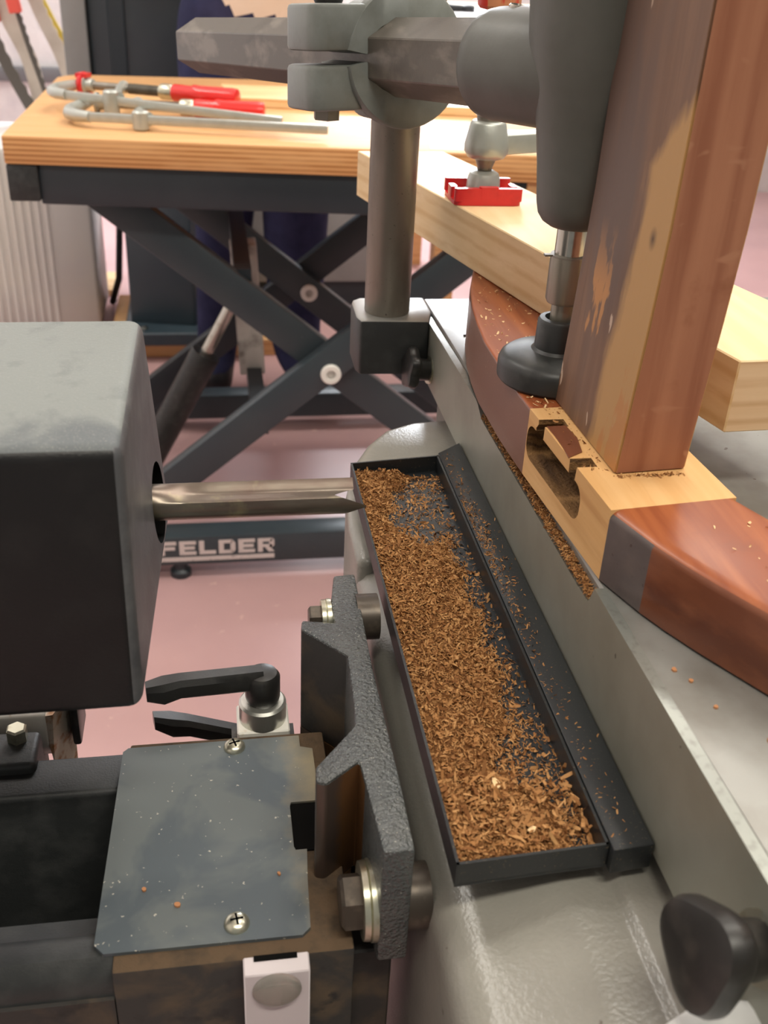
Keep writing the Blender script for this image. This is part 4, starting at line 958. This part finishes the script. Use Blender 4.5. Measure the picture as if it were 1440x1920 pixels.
# ------------------------------------------------------------------ background machines and furniture
bs = thing('bandsaw', 'dark slate machine with a square column on a flat foot behind the lift table', 'machine', (-.12, 3.05, .05))
bm = bm_new(); box(bm, (-.255, 2.80, .05), (.10, 3.25, .088)); bevel(bm, .004, 1); obj('machine_foot', bm, 'teal_machine', bs)
bm = bm_new(); prism(bm, [(-.238, 2.90), (-.060, 2.86), (-.020, 2.90), (-.020, 3.18), (-.238, 3.18)], .088, .62); bevel(bm, .004, 2); obj('machine_column', bm, 'teal_machine', bs)
bm = bm_new(); box(bm, (-.285, 2.88, .62), (.14, 3.20, 1.75)); bevel(bm, .012, 2); obj('machine_body', bm, 'slate_paint', bs)
bm = bm_new(); box(bm, (-.345, 2.86, .58), (-.287, 3.18, 1.75)); bevel(bm, .004, 2); obj('side_door', bm, 'machine_grey', bs)
bm = bm_new(); box(bm, (-.235, 2.872, .64), (-.195, 2.881, 1.74)); bevel(bm, .003, 1); obj('door_strip', bm, 'slate_dark', bs)
for (x, y) in ((-.225, 2.84), (-.20, 2.835)):
    bm = bm_new(); lathe(bm, (x, y, .088), (0, 0, 1), [(0, .012), (.006, .012), (.009, .006)], 6); obj('foot_bolt', bm, 'bright_steel', bs)
bm = bm_new(); box(bm, (-.30, 2.845, 0), (.20, 3.26, .0498)); bevel(bm, .003, 1); tag(obj('wooden_plinth', bm, 'bench_top', None), 'orange wooden board on the floor under the slate machine', 'board')
gc = thing('grey_cabinet', 'light grey sheet metal cabinet on a dark plinth behind the person', 'cabinet', (.35, 3.43, 0))
bm = bm_new(); box(bm, (-.03, 3.27, .085), (.62, 3.60, .74)); bevel(bm, .006, 2); obj('cabinet_body', bm, 'machine_grey', gc)
bm = bm_new(); box(bm, (-.01, 3.29, 0), (.60, 3.58, .085)); obj('cabinet_plinth', bm, 'slate_dark', gc)
wc = thing('ribbed_cabinet', 'white cabinet with a ribbed shutter front under the left end of the lift table', 'cabinet', (-.55, 3.0, 0))
bm = bm_new(); prism(bm, [(-.95, 2.62), (-.42, 2.985), (-.335, 3.02), (-.335, 3.3), (-.95, 3.3)], .028, .56); bevel(bm, .012, 2); obj('cabinet_body', bm, 'white_cabinet', wc)
for k in range(26):
    t = (k + .5) / 26; p = Vector((-.95, 2.62)).lerp(Vector((-.44, 2.971)), t)
    bm = bm_new(); cyl(bm, (p.x, p.y - .001, .05), (p.x, p.y - .001, .55), .0062, 8); obj('shutter_rib', bm, 'white_cabinet', wc)
bm = bm_new(); prism(bm, [(-.92, 2.67), (-.42, 3.01), (-.36, 3.04), (-.36, 3.27), (-.92, 3.27)], 0, .028); obj('cabinet_plinth', bm, 'machine_grey', wc)
ws = thing('wooden_stool', 'wooden stool with green legs partly hidden behind the slate machine', 'stool', (-.30, 3.62, 0))
bm = bm_new(); prism(bm, rounded(-.27, 3.62, .36, .36, .05), .44, .48); obj('seat', bm, 'bench_top', ws)
for (x, y) in ((-.41, 3.48), (-.13, 3.48), (-.41, 3.76), (-.13, 3.76)):
    bm = bm_new(); bar(bm, (x, y, 0), (x * .9 - .027, y * .98 + .07, .44), .035, .035, up=(0, 1, 0)); obj('leg', bm, 'slate_dark', ws)
bm = bm_new(); box(bm, (-.60, 3.40, 0), (-.32, 3.60, .02)); bevel(bm, .002, 1); tag(obj('floor_offcut', bm, 'light_plank', None), 'flat light wood offcut on the floor beside the white ribbed cabinet', 'board')
bm = bm_new(); tube(bm, [(-.265, 3.18, .50), (-.272, 3.16, .30), (-.285, 3.14, .14), (-.318, 3.22, .04), (-.322, 3.32, .012)], .010, 8); tag(obj('power_cable', bm, 'cable_black', None), 'black cable hanging down beside the slate machine foot', 'cable')
# second bench at the back right
b2 = thing('back_workbench', 'second light wooden workbench at the back right behind the clamp head', 'workbench', (1.2, 3.4, 0))
bm = bm_new(); box(bm, (.66, 3.15, .845), (2.4, 3.85, .885)); bevel(bm, .003, 1); obj('tabletop', bm, 'light_plank', b2)
bm = bm_new(); box(bm, (.70, 3.17, .755), (2.36, 3.19, .845)); obj('apron', bm, 'bench_top', b2)
for (x, y) in ((.70, 3.2), (2.3, 3.2), (.70, 3.75), (2.3, 3.75)):
    bm = bm_new(); box(bm, (x, y, 0), (x + .07, y + .07, .845)); obj('leg', bm, 'bench_top', b2)
bm = bm_new(); prism(bm, [(.69, 3.25), (1.3, 3.22), (1.3, 3.6), (.69, 3.6)], .8852, .8858); tag(obj('paper_sheet', bm, 'paper_white', None, smooth=0), 'white paper on the second workbench at the back', 'paper')
hm = thing('dark_pliers', 'small dark tool lying on the back workbench paper', 'tool', (.75, 3.40, .8858))
bm = bm_new(); tube(bm, [(.66, 3.38, .895), (.72, 3.40, .897), (.80, 3.42, .895)], [.008, .012, .009], 8); obj('tool_handle', bm, 'cable_black', hm)
bm = bm_new(); lathe(bm, (.80, 3.42, .8860), (0, 0, 1), [(0, .022), (.016, .022), (.02, .016)], 14); obj('tool_head', bm, 'cable_black', hm)

# saws hanging at the back left
def blade(pts, wid, mat, label, teeth=1, red=None, name='hand_saw'):
    root = thing(name, label, 'saw', tuple(pts[-1]), 'saws hanging at the back wall')
    bm = bm_new(); n = 40; P = [Vector(p) for p in pts]; L_, R_ = [], []
    def at(t):
        f = t * (len(P) - 1); i = min(int(f), len(P) - 2); q = f - i
        a = P[max(i - 1, 0)]; b = P[i]; c = P[i + 1]; d = P[min(i + 2, len(P) - 1)]
        return .5 * ((2 * b) + (c - a) * q + (2 * a - 5 * b + 4 * c - d) * q * q + (3 * b - a - 3 * c + d) * q ** 3)
    for k in range(n + 1):
        p = at(k / n); q = at(min(1, k / n + .01)) - at(max(0, k / n - .01)); s = Vector((-q.z, 0, q.x)).normalized()
        if s.x < 0: s = -s
        L_.append(p - s * wid / 2); R_.append(p + s * (wid / 2 + (.004 if k % 2 and teeth else 0)))
    fr = [[bm.verts.new(p) for p in r_] for r_ in (L_, R_)]; bk = [[bm.verts.new(p + Vector((0, .003, 0))) for p in r_] for r_ in (L_, R_)]
    for k in range(n):
        bm.faces.new((fr[0][k], fr[0][k + 1], fr[1][k + 1], fr[1][k])); bm.faces.new((bk[0][k], bk[1][k], bk[1][k + 1], bk[0][k + 1]))
        bm.faces.new((fr[0][k], bk[0][k], bk[0][k + 1], fr[0][k + 1])); bm.faces.new((fr[1][k], fr[1][k + 1], bk[1][k + 1], bk[1][k]))
    obj('saw_blade', bm, mat, root, smooth=0)
    if red:
        bm = bm_new(); bar(bm, red[0], red[1], .02, red[2], up=(1, 0, 0)); bevel(bm, .003, 1); obj('saw_handle', bm, 'coral_plastic', root)
ys = 3.30
blade([(-.62, ys, 1.2), (-.61, ys, .95), (-.585, ys, .78), (-.51, ys, .60), (-.46, ys, .52)], .030, 'blade_dark', 'dark curved saw blade hanging leftmost at the back wall')
blade([(-.57, ys + .03, 1.3), (-.57, ys + .03, 1.0), (-.55, ys + .03, .85), (-.50, ys + .03, .72), (-.475, ys + .03, .55)], .045, 'blade_beige', 'broad beige saw blade hanging beside the dark leftmost one', 0, ((-.60, ys + .02, 1.02), (-.58, ys + .02, .82), .03))
blade([(-.53, ys - .02, 1.2), (-.522, ys - .02, .93), (-.500, ys - .02, .80), (-.465, ys - .02, .66), (-.440, ys - .02, .55)], .012, 'blade_dark', 'narrow dark toothed saw blade with a red handle at the back wall', 1, ((-.535, ys - .03, 1.0), (-.513, ys - .03, .85), .035))
blade([(-.50, ys + .05, 1.2), (-.495, ys + .05, .98), (-.465, ys + .05, .86), (-.41, ys + .05, .72), (-.375, ys + .05, .55)], .035, 'blade_beige', 'beige toothed saw blade hanging next to the yellow frame')
yf = thing('hacksaw_frame', 'yellow bent hacksaw frame hanging beside the saw blades', 'saw', (-.42, ys + .08, .70))
bm = bm_new(); tube(bm, [(-.49, ys + .08, 1.1), (-.478, ys + .08, .93), (-.43, ys + .08, .82), (-.397, ys + .08, .755), (-.392, ys + .08, .735), (-.398, ys + .08, .722), (-.425, ys + .08, .712)], .010, 10); obj('bent_frame', bm, 'yellow_paint', yf)

for y, x in ((2.7, .9), (1.0, 1.0), (-.55, .35)):
    t = thing('ceiling_light', {2.7: 'ceiling tube light over the back of the room', 1.0: 'ceiling tube light over the mortiser', -.55: 'ceiling tube light behind the viewer'}[y], 'light', (x, y, 2.75), 'ceiling tube lights')
    bm = bm_new(); box(bm, (x - .75, y - .13, 2.76), (x + .75, y + .13, 2.80)); obj('light_housing', bm, 'frame_white', t)
    bm = bm_new(); cyl(bm, (x - .72, y, 2.745), (x + .72, y, 2.745), .013, 12); obj('light_tube', bm, 'tube_light', t)
